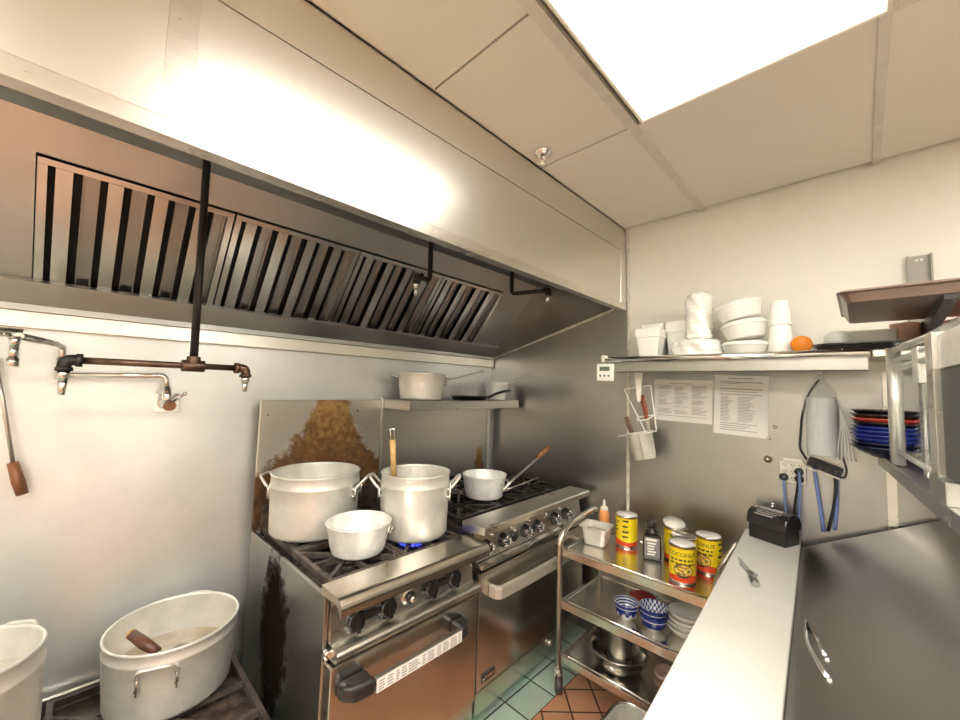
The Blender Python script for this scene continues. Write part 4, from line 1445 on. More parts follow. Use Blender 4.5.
t = thing('steam_pan', 'small deep steel pan with sauce at the left of the cart', 'pan', (-0.345, -1.052, ZT), math.radians(10))
def tapered_pan(m, wx, wy, h, tp, lip, th=0.002, cr=0.018):
    bx, by = wx - tp, wy - tp
    def ring(hx, hy, z, c=cr, n=4):
        pts = []
        for (sx, sy, a0) in ((1, 1, 0), (-1, 1, PI / 2), (-1, -1, PI), (1, -1, 1.5 * PI)):
            for k in range(n + 1):
                a = a0 + PI / 2 * k / n
                pts.append((sx * (hx - c) + c * math.cos(a), sy * (hy - c) + c * math.sin(a), z))
        return pts
    rings = [ring(bx - 0.006, by - 0.006, 0.0), ring(bx, by, 0.006), ring(wx, wy, h - 0.003), ring(wx + lip, wy + lip, h - 0.001), ring(wx + lip, wy + lip, h + 0.0015), ring(wx - th, wy - th, h), ring(bx - th, by - th, 0.008), ring(bx - 0.01, by - 0.01, 0.003)]
    n = len(rings[0])
    vs = [p for r_ in rings for p in r_]
    fs = []
    for i in range(len(rings) - 1):
        for k in range(n):
            k2 = (k + 1) % n
            fs.append((i * n + k, i * n + k2, (i + 1) * n + k2, (i + 1) * n + k))
    fs.append(tuple(range(n - 1, -1, -1)))
    fs.append(tuple((len(rings) - 1) * n + k for k in range(n)))
    m.add(vs, fs)
b = MB(); tapered_pan(b, 0.058, 0.062, 0.088, 0.012, 0.010)
b.build('pan_body', ALU, t, bevel=0.001)
b = MB(); b.box(-0.050, -0.054, 0.055, 0.050, 0.054, 0.060)
tag(b.build('sauce', mat('brown_sauce', (0.40, 0.30, 0.20), 0.2, var=0.3, vscale=30), loc=(-0.345, -1.052, ZT), rot=(0, 0, math.radians(10))), 'greyish sauce inside the small steel pan', 'sauce', kind='stuff')

t = thing('squeeze_bottle', 'squeeze bottle of orange sauce behind the small steel pan', 'bottle', (-0.205, -1.022, ZT))
b = MB(); b.lathe([(0, 0), (0.0235, 0), (0.025, 0.004), (0.025, 0.115), (0.020, 0.128), (0.016, 0.132), (0, 0.132)], n=28)
b.build('bottle_body', SAUCE, t)
b = MB(); b.lathe([(0.019, 0.128), (0.019, 0.142), (0.008, 0.148), (0.004, 0.180), (0.003, 0.180), (0, 0.180)], n=24)
b.build('cap', CREAMPL, t)
t.location = (-0.205, -1.022, ZT)

# ---- second shelf
Z2 = 0.5915
def bowl(loc, r0, r1, h, label, inner, outer, group=None, rz=0):
    t = thing('rice_bowl', label, 'bowl', loc, rz, group)
    b = MB()
    b.lathe([(0, 0.004), (r0 * 0.8, 0.004), (r0 * 0.85, 0), (r0, 0), (r0, 0.008), (r0 + (r1 - r0) * 0.70, h * 0.32), (r1 - 0.004, h * 0.75), (r1, h)], n=48)
    b.build('bowl_outside', outer, t)
    b = MB()
    b.lathe([(r1, h), (r1 - 0.003, h + 0.0005), (r1 - 0.007, h * 0.75), (r0 + (r1 - r0) * 0.62, h * 0.34), (r0 * 0.7, 0.014), (0, 0.012)], n=48)
    b.build('bowl_inside', inner, t)
    return t
bowl((-0.432, -1.243, Z2), 0.024, 0.053, 0.068, 'blue bowl with rings inside, standing alone on the middle cart shelf', BOWL_RINGS, BOWL_FLOWER)
bowl((-0.429, -1.358, Z2), 0.026, 0.057, 0.064, 'lower blue bowl of the stack of two on the middle cart shelf', BOWL_RINGS, BOWL_BAND)
bowl((-0.429, -1.358, Z2 + 0.027), 0.026, 0.057, 0.066, 'upper blue bowl of the stack of two, dashes inside', BOWL_DOTS, BOWL_BAND)
t = thing('plate', 'dark red plate at the back of the middle cart shelf', 'plate', (-0.235, -1.235, Z2))
b = MB(); b.lathe([(0, 0), (0.04, 0), (0.060, 0.014), (0.061, 0.016), (0.059, 0.016), (0.04, 0.004), (0, 0.004)], n=44)
b.build('dish', DARKRED, t)
wl = ['white dish at the bottom of the stack on the middle cart shelf', 'second white dish from the bottom of the cart stack', 'third white dish from the bottom of the cart stack', 'topmost white dish of the stack on the middle cart shelf']
wd = None
for k in range(4):
    b = MB()
    if wd is None:
        b.lathe([(0, 0), (0.036, 0), (0.038, 0.003), (0.055, 0.012), (0.070, 0.034), (0.072, 0.038), (0.068, 0.038), (0.052, 0.016), (0.034, 0.007), (0, 0.006)], n=44)
        wd = tag(b.build('dish', PORCELAIN, loc=(-0.372, -1.462, Z2)), wl[0], 'dish', 'white dishes stacked on the cart')
    else:
        c = wd.copy(); COL.objects.link(c)
        c.location = (-0.372 + 0.003 * (k % 2), -1.462 - 0.003 * k, Z2 + 0.0185 * k)
        c['label'] = wl[k]

# ---- bottom shelf
Z3 = 0.3485
t = thing('mixing_bowl', 'large shiny steel mixing bowl on the bottom cart shelf', 'bowl', (-0.400, -1.195, Z3))
b = MB(); b.lathe([(0, 0), (0.062, 0), (0.09, 0.012), (0.114, 0.045), (0.122, 0.082), (0.128, 0.084), (0.128, 0.087), (0.120, 0.086), (0.111, 0.047), (0.088, 0.015), (0.060, 0.003), (0, 0.003)], n=56)
b.build('bowl_body', mat('polished_bowl_steel', (0.70, 0.68, 0.64), 0.17, 1.0), t)
t = thing('steel_canister', 'upright shiny steel canister inside the mixing bowl', 'canister', (-0.385, -1.190, Z3 + 0.004))
b = MB(); b.lathe(pot_profile(0.052, 0.054, 0.150, cr=0.008), n=48)
b.build('canister_body', STEEL, t)
t = thing('scoop', 'pinkish plastic scoop on the bottom cart shelf near the table', 'scoop', (-0.315, -1.365, Z3))
b = MB()
b.lathe([(0, 0.0), (0.034, 0.003), (0.042, 0.014), (0.040, 0.026), (0.037, 0.026), (0.030, 0.008), (0, 0.005)], (0, 0, 0), 28, wob=lambda a, z: 1 + 0.25 * math.cos(a) ** 2)
b.build('scoop_body', mat('pink_plastic', (0.62, 0.43, 0.36), 0.4), t)
b = MB(); b.tube([(-0.04, -0.015, 0.018), (-0.085, -0.05, 0.022), (-0.11, -0.075, 0.020)], 0.010, 10)
b.build('handle', mat('pink_plastic_handle', (0.58, 0.40, 0.33), 0.4), t)
b = MB(); b.lathe([(0, 0), (0.05, 0), (0.085, 0.03), (0.09, 0.065), (0.087, 0.065), (0.08, 0.03), (0.048, 0.004), (0, 0.004)], n=40)
tag(b.build('basin', PORCELAIN, loc=(-0.250, -1.500, Z3)), 'pale basin on the bottom cart shelf behind the cutting board', 'basin')

# rounded steel pan on the floor stand in front of the cart
t = thing('bus_pan', 'rounded steel pan standing on the floor in front of the cart', 'pan', (-0.748, -1.418, FL))
b = MB(); tapered_pan(b, 0.165, 0.125, 0.17, 0.02, 0.014, cr=0.07)
b.build('pan_body', ALU, t, bevel=0.001)
b = MB()
ringp = []
for (sx, sy, a0) in ((1, 1, 0), (-1, 1, PI / 2), (-1, -1, PI), (1, -1, 1.5 * PI)):
    for k in range(8):
        a = a0 + PI / 2 * k / 7
        ringp.append((sx * 0.105 + 0.073 * math.cos(a), sy * 0.065 + 0.073 * math.sin(a), 0.172))
b.tube(ringp, 0.006, 8, closed=True)
b.build('rolled_rim', CHROME, t)

# ================================================================== PREP TABLE
PY = math.radians(3.5)
pt = thing('prep_table', 'steel prep table with a sloping lid below the wall shelf', 'prep table', (-0.066, -1.620, 0), PY)
b = MB(); b.box(-1.80, -0.90, 0.30, -0.005, -0.075, 0.948)
b.build('cabinet', DOORSTEEL, pt, bevel=0.004)
b = MB(); b.box(-1.80, -0.192, 0.949, -0.004, -0.020, 0.958)
b.build('board_rest', STEEL, pt)
LX = 0.0
b = MB()
y0, y1, z0, z1 = -0.197, -0.640, 0.962, 1.193
b.prism([(y0, z0 - 0.010), (y0, z0), (y0 - 0.010, z0 + 0.004), (y1, z1), (y1, z1 - 0.02), (y0 - 0.01, z0 - 0.014)], 'x', -1.80, LX)
b.build('sloping_lid', TABLESTEEL, pt)
b = MB(); b.prism([(-0.212, 0.949), (-0.625, 1.165), (-0.90, 1.165), (-0.90, 0.949)], 'x', -1.795, LX - 0.01)
b.build('lid_housing', STEEL, pt)
b = MB(); b.box(-1.80, -0.905, 1.167, LX, -0.642, 1.193)
b.build('top_deck', TABLESTEEL, pt, bevel=0.002)
for (x0, x1) in ((-0.60, -0.012), (-1.195, -0.606), (-1.79, -1.20)):
    b = MB(); b.box(x0, -0.075, 0.34, x1, -0.060, 0.90)
    d = b.build('door', DOORSTEEL, pt, bevel=0.003)
    b = MB(); b.tube(fillet([(x0 + 0.06, -0.062, 0.84), (x0 + 0.06, -0.038, 0.84), (x1 - 0.06, -0.038, 0.84), (x1 - 0.06, -0.062, 0.84)], 0.015), 0.006, 8)
    b.build('handle', CHROME, d)
for (x, y) in ((-0.07, -0.12), (-1.73, -0.12), (-0.07, -0.82), (-1.73, -0.82)):
    b = MB(); b.cyl((x, y, FL), (x, y, 0.31), 0.022, n=14)
    b.build('leg', STEEL, pt)
b = MB(); b.box(-1.80, -0.194, 0.0, 0.040, 0.0, 0.021)
tag(b.build('cutting_board', BOARD, loc=(-0.066, -1.620, 0.9585), rot=(0, 0, PY), bevel=0.003), 'long white plastic cutting board along the prep table edge', 'cutting board')

# knife
t = thing('kitchen_knife', 'small all steel kitchen knife lying on the white cutting board', 'knife', (-0.54, -1.72, 0.980))
b = MB(); b.prism([(-0.424, -1.664), (-0.470, -1.690), (-0.520, -1.715), (-0.560, -1.748), (-0.570, -1.722), (-0.500, -1.682)], 'z', 0.9805, 0.9825)
b.build('blade', mat('grey_blade_steel', (0.36, 0.355, 0.34), 0.30, 0.6), t, world=True)
b = MB(); b.tube([(-0.560, -1.727, 0.986), (-0.605, -1.739, 0.987), (-0.655, -1.756, 0.987)], [0.010, 0.012, 0.011], 12, ry=0.0065)
b.build('handle', mat('grey_handle_steel', (0.45, 0.44, 0.42), 0.35, 1.0), t, world=True)

# tongs on the lid, lid plane in the table frame: z = 0.964 + 0.5495*(-0.226 - y)
def lidpt(x, y, up=0.0):
    """world point on the lid above world x,y"""
    dx, dy = x + 0.066, y + 1.620
    ly = -math.sin(PY) * dx + math.cos(PY) * dy
    z = 0.966 + (0.227 / 0.433) * (-0.207 - ly)
    return (x, y, max(z, 0.966) + up)
t = thing('tongs', 'slim steel tongs, second arm modelled from a reflection, lying on the sloping lid beside the cutting board', 'tongs', lidpt(-0.90, -1.905))
b = MB(); b.tube(fillet([lidpt(-0.775, -1.886, 0.006), lidpt(-0.895, -1.896, 0.007), lidpt(-0.98, -1.918, 0.007), lidpt(-1.048, -1.940, 0.006)], 0.05), 0.0052, 8)
b.build('arm', CHROME, t, world=True)
b = MB(); b.tube([lidpt(-0.785, -1.888, 0.006), lidpt(-0.886, -1.915, 0.007), lidpt(-0.960, -1.932, 0.007)], 0.0042, 8)
b.build('arm', CHROME, t, world=True)  # this shorter arm models the first one's reflection in the lid

# knife sharpener
KS = t = thing('knife_sharpener', 'black electric knife sharpener at the wall end of the cutting board', 'knife sharpener', (-0.132, -1.642, 0.980), math.radians(249))
w, d = 0.152, 0.100
b = MB(); b.box(0.006, 0.0, 0.0, w - 0.006, d, 0.050)
b.prism([(0.006, 0.050), (w - 0.006, 0.050), (w - 0.006, 0.062), (0.006, 0.062)], 'y', 0.0, d)
b.build('base', PLASTICBLACK, t, bevel=0.003)
b = MB()
pr = [(-0.006, 0.060), (d + 0.004, 0.060), (d + 0.004, 0.085)]
for k in range(7):
    a = PI * k / 6
    pr.append((d / 2 + (d / 2 + 0.004) * math.cos(a), 0.085 + 0.040 * math.sin(a)))
b.prism(pr, 'x', 0.0, w)
b.build('housing', PLASTICBLACK, t, bevel=0.004)
b = MB()
def hz(y):
    u = (y - d / 2) / (d / 2 + 0.004)
    return 0.085 + 0.040 * math.sqrt(max(0, 1 - u * u))
for (x0, x1, y0, y1) in ((0.03, 0.12, 0.030, 0.060),):
    b.add([(x0, y0, hz(y0) + 0.001), (x1, y0, hz(y0) + 0.001), (x1, y1, hz(y1) + 0.001), (x0, y1, hz(y1) + 0.001), (x0, (y0 + y1) / 2, hz((y0 + y1) / 2) + 0.0012), (x1, (y0 + y1) / 2, hz((y0 + y1) / 2) + 0.0012)], [(0, 1, 5, 4), (4, 5, 2, 3)])
b.add([(0.008, 0.030, hz(0.030) + 0.001), (0.022, 0.030, hz(0.030) + 0.001), (0.022, 0.055, hz(0.055) + 0.001), (0.008, 0.055, hz(0.055) + 0.001)], [(0, 1, 2, 3)])
for (q, xa, xb) in ((0.016, 0.03, 0.125), (0.008, 0.035, 0.11), (0.001, 0.03, 0.10)):
    y0, y1 = q, q + 0.0035
    b.add([(xa, y0, hz(y0) + 0.0012), (xb, y0, hz(y0) + 0.0012), (xb, y1, hz(y1) + 0.0012), (xa, y1, hz(y1) + 0.0012)], [(0, 1, 2, 3)])
b.build('top_label', mat('grey_print_label', (0.50, 0.49, 0.44), 0.4), t)
b = MB(); b.cyl((0.05, d - 0.004, 0.118), (0.05, d - 0.004, 0.134), 0.010, 0.008, 14); b.ball((0.05, d - 0.004, 0.137), 0.010, 12, 8)
b.build('guide_knob', CHROME, t)

# ================================================================== OUTLET AND CORDS
t = thing('electric_outlet', 'cream six socket outlet box on the steel wall above the sharpener', 'outlet', (-0.004, -1.79, 1.262))
b = MB(); b.box(-0.030, -1.836, 1.210, -0.004, -1.746, 1.302); b.box(-0.024, -1.826, 1.302, -0.004, -1.758, 1.316)
b.build('housing', CREAMPL, t, world=True, bevel=0.003)
b = MB()
for iy in range(3):
    for iz in range(3):
        y = -1.766 - 0.026 * iy; z = 1.288 - 0.028 * iz
        if (iy == 0 and iz == 2) or (iy == 2 and iz > 0):
            continue
        b.box(-0.0312, y - 0.005, z - 0.002, -0.0302, y - 0.003, z + 0.006); b.box(-0.0312, y + 0.003, z - 0.002, -0.0302, y + 0.005, z + 0.006); b.box(-0.0312, y - 0.002, z - 0.008, -0.0302, y + 0.002, z - 0.005)
b.build('socket_slots', DARKGAP, t, world=True)

def cord(label, pts, material, r=0.0045, plug=None, owner=None):
    p0 = pts[-1]
    t = owner if owner else thing('power_cord', label, 'cord', p0)  # without an owner: an ordinary power cord plugged into the outlet
    b = MB(); b.tube(fillet(pts, 0.03, 5), r, 8)
    cb = b.build('cord' if owner else 'cable', material, None if owner else t, world=not owner)
    if owner:
        cb.parent = owner
        cb.matrix_parent_inverse = (Matrix.Translation(owner.location) @ owner.rotation_euler.to_matrix().to_4x4()).inverted()
        cb['label'] = label
    if plug:
        x, y, z = plug
        b = MB(); b.lathe([(0, 0), (0.015, 0), (0.016, 0.012), (0.012, 0.022), (0, 0.024)], (0, 0, 0), 18, rot=Matrix.Rotation(-PI / 2, 3, 'Y'))
        for i in range(len(b.v)):
            b.v[i] = b.v[i] + Vector((x, y, z))
        pb = b.build('plug', PLASTICBLACK, cb if owner else t, world=not owner)
    return t
PS = t = thing('power_strip', 'slanting black power strip with cords under the plastic bag', 'power strip', (-0.025, -1.89, 1.31))
Tm = Matrix.Translation((-0.027, -1.895, 1.298)) @ Matrix.Rotation(math.radians(20), 4, 'X')
b = MB(); b.T = Tm; b.box(-0.020, -0.055, -0.018, 0.020, 0.055, 0.018)
b.build('body', BLACKCORD, t, world=True, bevel=0.004)
b = MB(); b.T = Tm
for k in range(4):
    b.box(-0.030, -0.045 + k * 0.024, -0.014, -0.020, -0.028 + k * 0.024, 0.010)
b.build('plugs', PLASTICBLACK, t, world=True, bevel=0.003)
b = MB(); b.T = Tm; b.box(-0.022, -0.056, -0.024, -0.014, -0.010, -0.019); b.box(-0.022, 0.012, -0.030, -0.014, 0.056, -0.024)
b.build('cable_ties', CREAMPL, t, world=True)

cord('blue cord from the lower left socket down to the sharpener', [(-0.045, -1.762, 1.236), (-0.050, -1.762, 1.20), (-0.035, -1.765, 1.10), (-0.030, -1.770, 1.03)], BLUECORD, plug=(-0.0315, -1.762, 1.236), owner=KS)
cord('black cord from the lower right socket down behind the sharpener', [(-0.050, -1.812, 1.236), (-0.054, -1.808, 1.20), (-0.038, -1.795, 1.12), (-0.030, -1.790, 1.03)], BLACKCORD, plug=(-0.0315, -1.814, 1.236))
cord('blue cord from the upper right socket down behind the sharpener', [(-0.052, -1.815, 1.266), (-0.066, -1.818, 1.22), (-0.045, -1.812, 1.12), (-0.030, -1.805, 1.03)], BLUECORD, plug=(-0.0315, -1.814, 1.266))
cord('thick blue cord hanging from the power strip, left of the black cord', [(-0.030, -1.862, 1.298), (-0.030, -1.865, 1.25), (-0.020, -1.880, 1.10), (-0.020, -1.884, 1.035)], BLUECORD, 0.0065, owner=PS)
cord('black cord hanging from the power strip down to the table', [(-0.030, -1.925, 1.290), (-0.034, -1.928, 1.22), (-0.018, -1.918, 1.13), (-0.018, -1.898, 1.040)], BLACKCORD, 0.006, owner=PS)
cord('blue cord hanging from the power strip, right of the black cord', [(-0.022, -1.932, 1.290), (-0.024, -1.930, 1.20), (-0.018, -1.925, 1.10), (-0.018, -1.918, 1.050)], BLUECORD, 0.006, owner=PS)
cord('long black cord looping up to the wall shelf left of the plastic bag', [(-0.018, -1.838, 1.318), (-0.018, -1.815, 1.36), (-0.018, -1.826, 1.50), (-0.018, -1.850, 1.60), (-0.018, -1.885, 1.655)], BLACKCORD, 0.004, owner=PS)
cord('short black cord curling right of the power strip', [(-0.018, -1.950, 1.345), (-0.018, -1.962, 1.29), (-0.018, -1.955, 1.262), (-0.018, -1.935, 1.262)], BLACKCORD, 0.003, owner=PS)
# hanging sleeve of clear lids
t = thing('lid_sleeve', 'stack of clear plastic lids in the bag hanging under the shelf', 'plastic lids', (-0.085, -1.893, 1.352))
b = MB()
pr = [(0, 0)]
z = 0.0
while z < 0.225:
    pr += [(0.047, z + 0.0005), (0.049, z + 0.003), (0.047, z + 0.0055)]
    z += 0.0062
pr += [(0.044, z + 0.002), (0, z + 0.002)]
b.lathe(pr, n=40)
b.build('lids', mat('frosted_plastic', (0.70, 0.71, 0.71), 0.2, coat=0.3), t)
t = thing('plastic_bag', 'clear plastic bag hanging under the wall shelf around the lids', 'plastic bag', (-0.085, -1.893, 1.345))
rb_ = random.Random(11)
wobt = [rb_.uniform(-1, 1) for _ in range(64)]
def wobf(a, z):
    k = int((a / (2 * PI)) * 32) % 32
    return 1 + 0.06 * wobt[k] + 0.05 * math.sin(5 * a + z * 60)
b = MB(); b.lathe([(0.0525, -0.005), (0.056, 0.01), (0.055, 0.12), (0.055, 0.225), (0.046, 0.262), (0.022, 0.300), (0.008, 0.332)], n=64, wob=wobf)
b.build('sheet', mat('bag_film', (0.92, 0.92, 0.92), 0.15, alpha=0.16), t)
b = MB()
b.tube([(0.0, -0.002, 0.33), (0.004, 0.004, 0.345)], 0.008, 8)
b.build('knot', CLEARW, t)
b = MB()
for k in range(5):
    y = -0.052 - 0.004 * k
    b.tube([(-0.02, -0.056, 0.200), (-0.03, y - 0.006, 0.13), (-0.026 - 0.003 * k, -0.048 - 0.010 * k, 0.05 - 0.008 * (k % 2)), (-0.03, -0.045 - 0.013 * k, -0.002)], 0.0022, 5)
b.build('torn_edge', CLEARW, t)

# ================================================================== WALL SHELF
SX, SY0, SY1, SZT = -0.300, -2.032, -1.118, 1.752
ws = thing('wall_shelf', 'steel wall shelf with a ticket rail along its front edge', 'shelf', (0, SY1, SZT))
b = MB(); b.box(SX + 0.012, SY0, SZT - 0.006, -0.005, SY1, SZT)
b.box(SX, SY0, SZT - 0.074, SX + 0.012, SY1, SZT - 0.010)
b.box(SX, SY0, SZT - 0.074, SX + 0.03, SY1, SZT - 0.068)
b.build('board', SHELFSTEEL, ws, world=True, bevel=0.002)
b = MB(); b.cyl((SX - 0.016, SY0 - 0.004, SZT - 0.012), (SX - 0.016, SY1 + 0.035, SZT - 0.012), 0.0145, n=14)
b.build('ticket_rail', CHROME, ws, world=True)
b = MB(); b.box(SX - 0.028, SY1 + 0.034, SZT - 0.024, SX + 0.006, SY1 + 0.056, SZT + 0.012)
b.build('rail_cap', CREAMPL, ws, world=True, bevel=0.003)
for y in (SY1 - 0.04, SY1 - 0.32, SY1 - 0.60, SY1 - 0.85):
    b = MB(); b.ball((SX - 0.02, y, SZT - 0.002), 0.006, 10, 6)
    b.build('rail_marble', CHROME, ws, world=True)
for y in (SY1 - 0.10, SY0 + 0.16):
    b = MB(); b.prism([(-0.004, SZT - 0.007), (-0.26, SZT - 0.007), (-0.26, SZT - 0.03), (-0.03, SZT - 0.060), (-0.004, SZT - 0.06)], 'y', y - 0.004, y + 0.004)
    b.build('bracket', STEEL, ws, world=True)
# second stretch of shelf beyond it, on its own upright
ws2 = thing('wall_shelf', 'second wall shelf behind the glass case at the right edge', 'shelf', (0, -2.06, 1.75))
b = MB(); b.box(-0.270, -2.90, 1.728, -0.005, -2.042, 1.752)
b.build('board', STEEL, ws2, world=True, bevel=0.002)
for y in (-2.20, -2.75):
    b = MB(); b.prism([(-0.024, 1.727), (-0.25, 1.727), (-0.25, 1.715), (-0.024, 1.66)], 'y', y - 0.004, y + 0.004)
    b.build('bracket', STEEL, ws2, world=True)
wu = thing('wall_standard', 'grey steel wall upright carrying the arm under the brown tray', 'bracket', (0, -2.182, 1.50))
b = MB(); b.box(-0.004, -2.214, 1.76, 0.0, -2.150, 2.128); b.box(-0.022, -2.214, 1.76, -0.004, -2.209, 2.128); b.box(-0.022, -2.155, 1.76, -0.004, -2.150, 2.128)
b.build('upright', mat('grey_steel_upright', (0.27, 0.25, 0.22), 0.4, 0.3), wu, world=True)
b = MB()
for z in (2.112, 2.0, 1.89):
    for y in (-2.176, -2.188):
        b.box(-0.0052, y - 0.0035, z - 0.005, -0.0042, y + 0.0035, z + 0.003)
b.build('slots', WHITEPL, wu, world=True)
b = MB(); b.prism([(-0.005, 1.856), (-0.64, 1.856), (-0.64, 1.844), (-0.02, 1.780), (-0.005, 1.780)], 'y', -2.194, -2.170)
b.build('arm', BLACKPIPE, wu, world=True)


# brown tray on the arms
t = thing('serving_tray', 'large brown fibreglass tray overhead at the right', 'tray', (-0.42, -2.312, 1.858))
b = MB()
def rrect(hx, hy, z, c):
    pts = []
    for (sx, sy, a0) in ((1, 1, 0), (-1, 1, PI / 2), (-1, -1, PI), (1, -1, 1.5 * PI)):
        for k in range(5):
            a = a0 + PI / 2 * k / 4
            pts.append((sx * (hx - c) + c * math.cos(a), sy * (hy - c) + c * math.sin(a), z))
    return pts
def loft(m, rings, capb=True, capt=True):
    n = len(rings[0])
    vs = [p for r_ in rings for p in r_]
    fs = []
    for i in range(len(rings) - 1):
        for k in range(n):
            k2 = (k + 1) % n
            fs.append((i * n + k, i * n + k2, (i + 1) * n + k2, (i + 1) * n + k))
    if capb:
        fs.append(tuple(range(n - 1, -1, -1)))
    if capt:
        fs.append(tuple((len(rings) - 1) * n + k for k in range(n)))
    m.add(vs, fs)
loft(b, [rrect(0.222, 0.325, 0.0, 0.02), rrect(0.236, 0.339, 0.026, 0.03), rrect(0.244, 0.347, 0.028, 0.03), rrect(0.244, 0.347, 0.034, 0.03), rrect(0.234, 0.337, 0.033, 0.03), rrect(0.218, 0.321, 0.004, 0.02)])
b.build('tray_body', BROWNFIB, t, bevel=0.0015)

# ---- things on the wall shelf
Zs = 1.7525
def square_tub(label, loc, hw, h, rz=0.0, group=None):
    t = thing('food_container', label, 'container', loc, rz, group)
    b = MB()
    loft(b, [rrect(hw * 0.72, hw * 0.72, 0, 0.012), rrect(hw * 0.94, hw * 0.94, h * 0.70, 0.016), rrect(hw, hw, h * 0.71, 0.016), rrect(hw * 1.04, hw * 1.04, h, 0.016), rrect(hw * 0.98, hw * 0.98, h, 0.016), rrect(hw * 0.70, hw * 0.70, 0.006, 0.012)])
    b.build('tub', WHITEPL, t, bevel=0.001)
    return t
square_tub('front white square plastic tub at the left end of the wall shelf', (-0.205, -1.262, Zs), 0.060, 0.142, 0.05)
square_tub('white square plastic tub behind and left of the front tub', (-0.070, -1.235, Zs), 0.058, 0.185, 0.0)
square_tub('white square plastic tub behind and right of the front tub', (-0.066, -1.356, Zs), 0.056, 0.190, 0.0)

def crumple(m, prof, n, seed, amp):
    r_ = random.Random(seed)
    ph = [(r_.uniform(0, 6), r_.randint(3, 11), r_.uniform(20, 90)) for _ in range(6)]
    def wob(a, z):
        return 1 + amp * sum(math.sin(k * a + z * f + p) for (p, k, f) in ph) / 6
    m.lathe(prof, n=n, wob=wob)
t = thing('foam_cup_sleeve', 'upright sleeve of white foam cups wrapped in crinkled plastic', 'cup sleeve', (-0.150, -1.468, Zs + 0.085))
b = MB()
prof = [(0, 0), (0.05, 0.0)]
for k in range(26):
    prof.append((0.056 + 0.002 * math.sin(k * 2.1), 0.008 + k * 0.0075))
prof += [(0.050, 0.212), (0.034, 0.224), (0.012, 0.226), (0, 0.224)]
crumple(b, prof, 72, 4, 0.16)
b.build('wrapper', WRAP, t)
t = thing('foam_plate_pack', 'flat pack of white foam plates in crinkled plastic under the cup sleeve', 'plate pack', (-0.150, -1.462, Zs))
b = MB()
prof = [(0, 0), (0.100, 0.0)]
for k in range(9):
    prof.append((0.106 + 0.003 * math.sin(k * 2.3), 0.006 + k * 0.008))
prof += [(0.090, 0.080), (0.06, 0.084), (0, 0.0835)]
crumple(b, prof, 72, 9, 0.14)
o = b.build('wrapper', WRAP, t)
o.scale = (0.92, 1.0, 1.0)

def takeout(label, loc, r, h, tilt, group):
    t = thing('takeout_bowl', label, 'container', loc, 0.0, group)
    t.rotation_euler = (tilt, 0, 0)
    b = MB()
    b.lathe([(0, 0), (r * 0.74, 0), (r * 0.78, 0.004), (r * 0.95, h * 0.70), (r, h * 0.72), (r * 1.01, h * 0.80), (r * 0.97, h * 0.84), (r * 0.90, h * 0.97), (r * 0.84, h), (0, h)], n=48)
    b.build('tub', WHITEPL, t, bevel=0.001)
    return t
g = 'white takeout bowls on the wall shelf'
takeout('lowest white takeout bowl, lying level on the wall shelf', (-0.165, -1.652, Zs), 0.090, 0.060, 0.0, g)
takeout('middle white takeout bowl of the leaning pile', (-0.165, -1.658, Zs + 0.076), 0.088, 0.075, -0.16, g)
takeout('tilted white takeout bowl on top of the leaning pile', (-0.165, -1.642, Zs + 0.160), 0.094, 0.078, -0.24, g)
b = MB(); b.lathe([(0, 0), (0.044, 0), (0.045, 0.004), (0.036, 0.118), (0.033, 0.122), (0, 0.122)], n=40)
tag(b.build('foam_cup', FOAM, loc=(-0.170, -1.778, Zs)), 'lower upturned white foam cup beside the takeout bowls', 'cup', 'upturned foam cups')
b = MB(); b.lathe([(0, 0.118), (0.037, 0.118), (0.0385, 0.122), (0.031, 0.215), (0.028, 0.219), (0, 0.219)], n=40)
o = b.build('foam_cup', FOAM, loc=(-0.170, -1.778, Zs + 0.0045))
tag(o, 'upper upturned white foam cup stacked beside the takeout bowls', 'cup', 'upturned foam cups')

t = thing('plastic_disc', 'round orange plastic disc standing on edge on the wall shelf', 'disc', (-0.215, -1.850, Zs))
ax = Matrix.Rotation(math.radians(-90), 3, 'Y') @ Matrix.Rotation(0.0, 3, 'Z')
b = MB(); b.lathe([(0, 0), (0.030, 0), (0.033, 0.004), (0.033, 0.020), (0.030, 0.024), (0, 0.024)], (0, 0, 0.034), 36, rot=ax)
b.build('disc', ORANGE, t)
b = MB(); b.lathe([(0, -0.018), (0.012, -0.018), (0.012, 0.0), (0, 0.0)], (0, 0, 0.034), 20, rot=ax); b.box(0.004, -0.045, 0.0, 0.016, -0.020, 0.014)
b.build('hub', WHITEPL, t)

b = MB()
loft(b, [rrect(0.105, 0.125, 0, 0.06), rrect(0.118, 0.140, 0.020, 0.07), rrect(0.124, 0.146, 0.022, 0.07), rrect(0.124, 0.146, 0.027, 0.07), rrect(0.114, 0.136, 0.026, 0.07), rrect(0.101, 0.121, 0.006, 0.06)])
tag(b.build('serving_tray', BLACKTRAY, loc=(-0.165, -2.025, Zs + 0.0005)), 'upper black oval tray on the wall shelf under the brown tray', 'tray', 'black trays on the wall shelf')
c = bpy.data.objects[-1] if False else None
b = MB(); b.lathe([(0, 0), (0.040, 0.0), (0.045, 0.016), (0.040, 0.040), (0.022, 0.055), (0, 0.058)], n=36)
tag(b.build('dome_lid', CLEARW, loc=(-0.165, -1.955, Zs + 0.0285)), 'clear domed lid lying on the black tray', 'lid')
b = MB(); loft(b, [rrect(0.05, 0.075, 0, 0.01), rrect(0.05, 0.075, 0.055, 0.01)])
tag(b.build('paper_carton', PAPER, loc=(-0.100, -2.035, Zs + 0.029)), 'low white carton at the back of the black tray', 'carton')
b = MB(); b.lathe([(0, 0), (0.036, 0), (0.040, 0.05), (0.043, 0.075), (0.040, 0.075), (0.034, 0.006), (0, 0.006)], n=36)
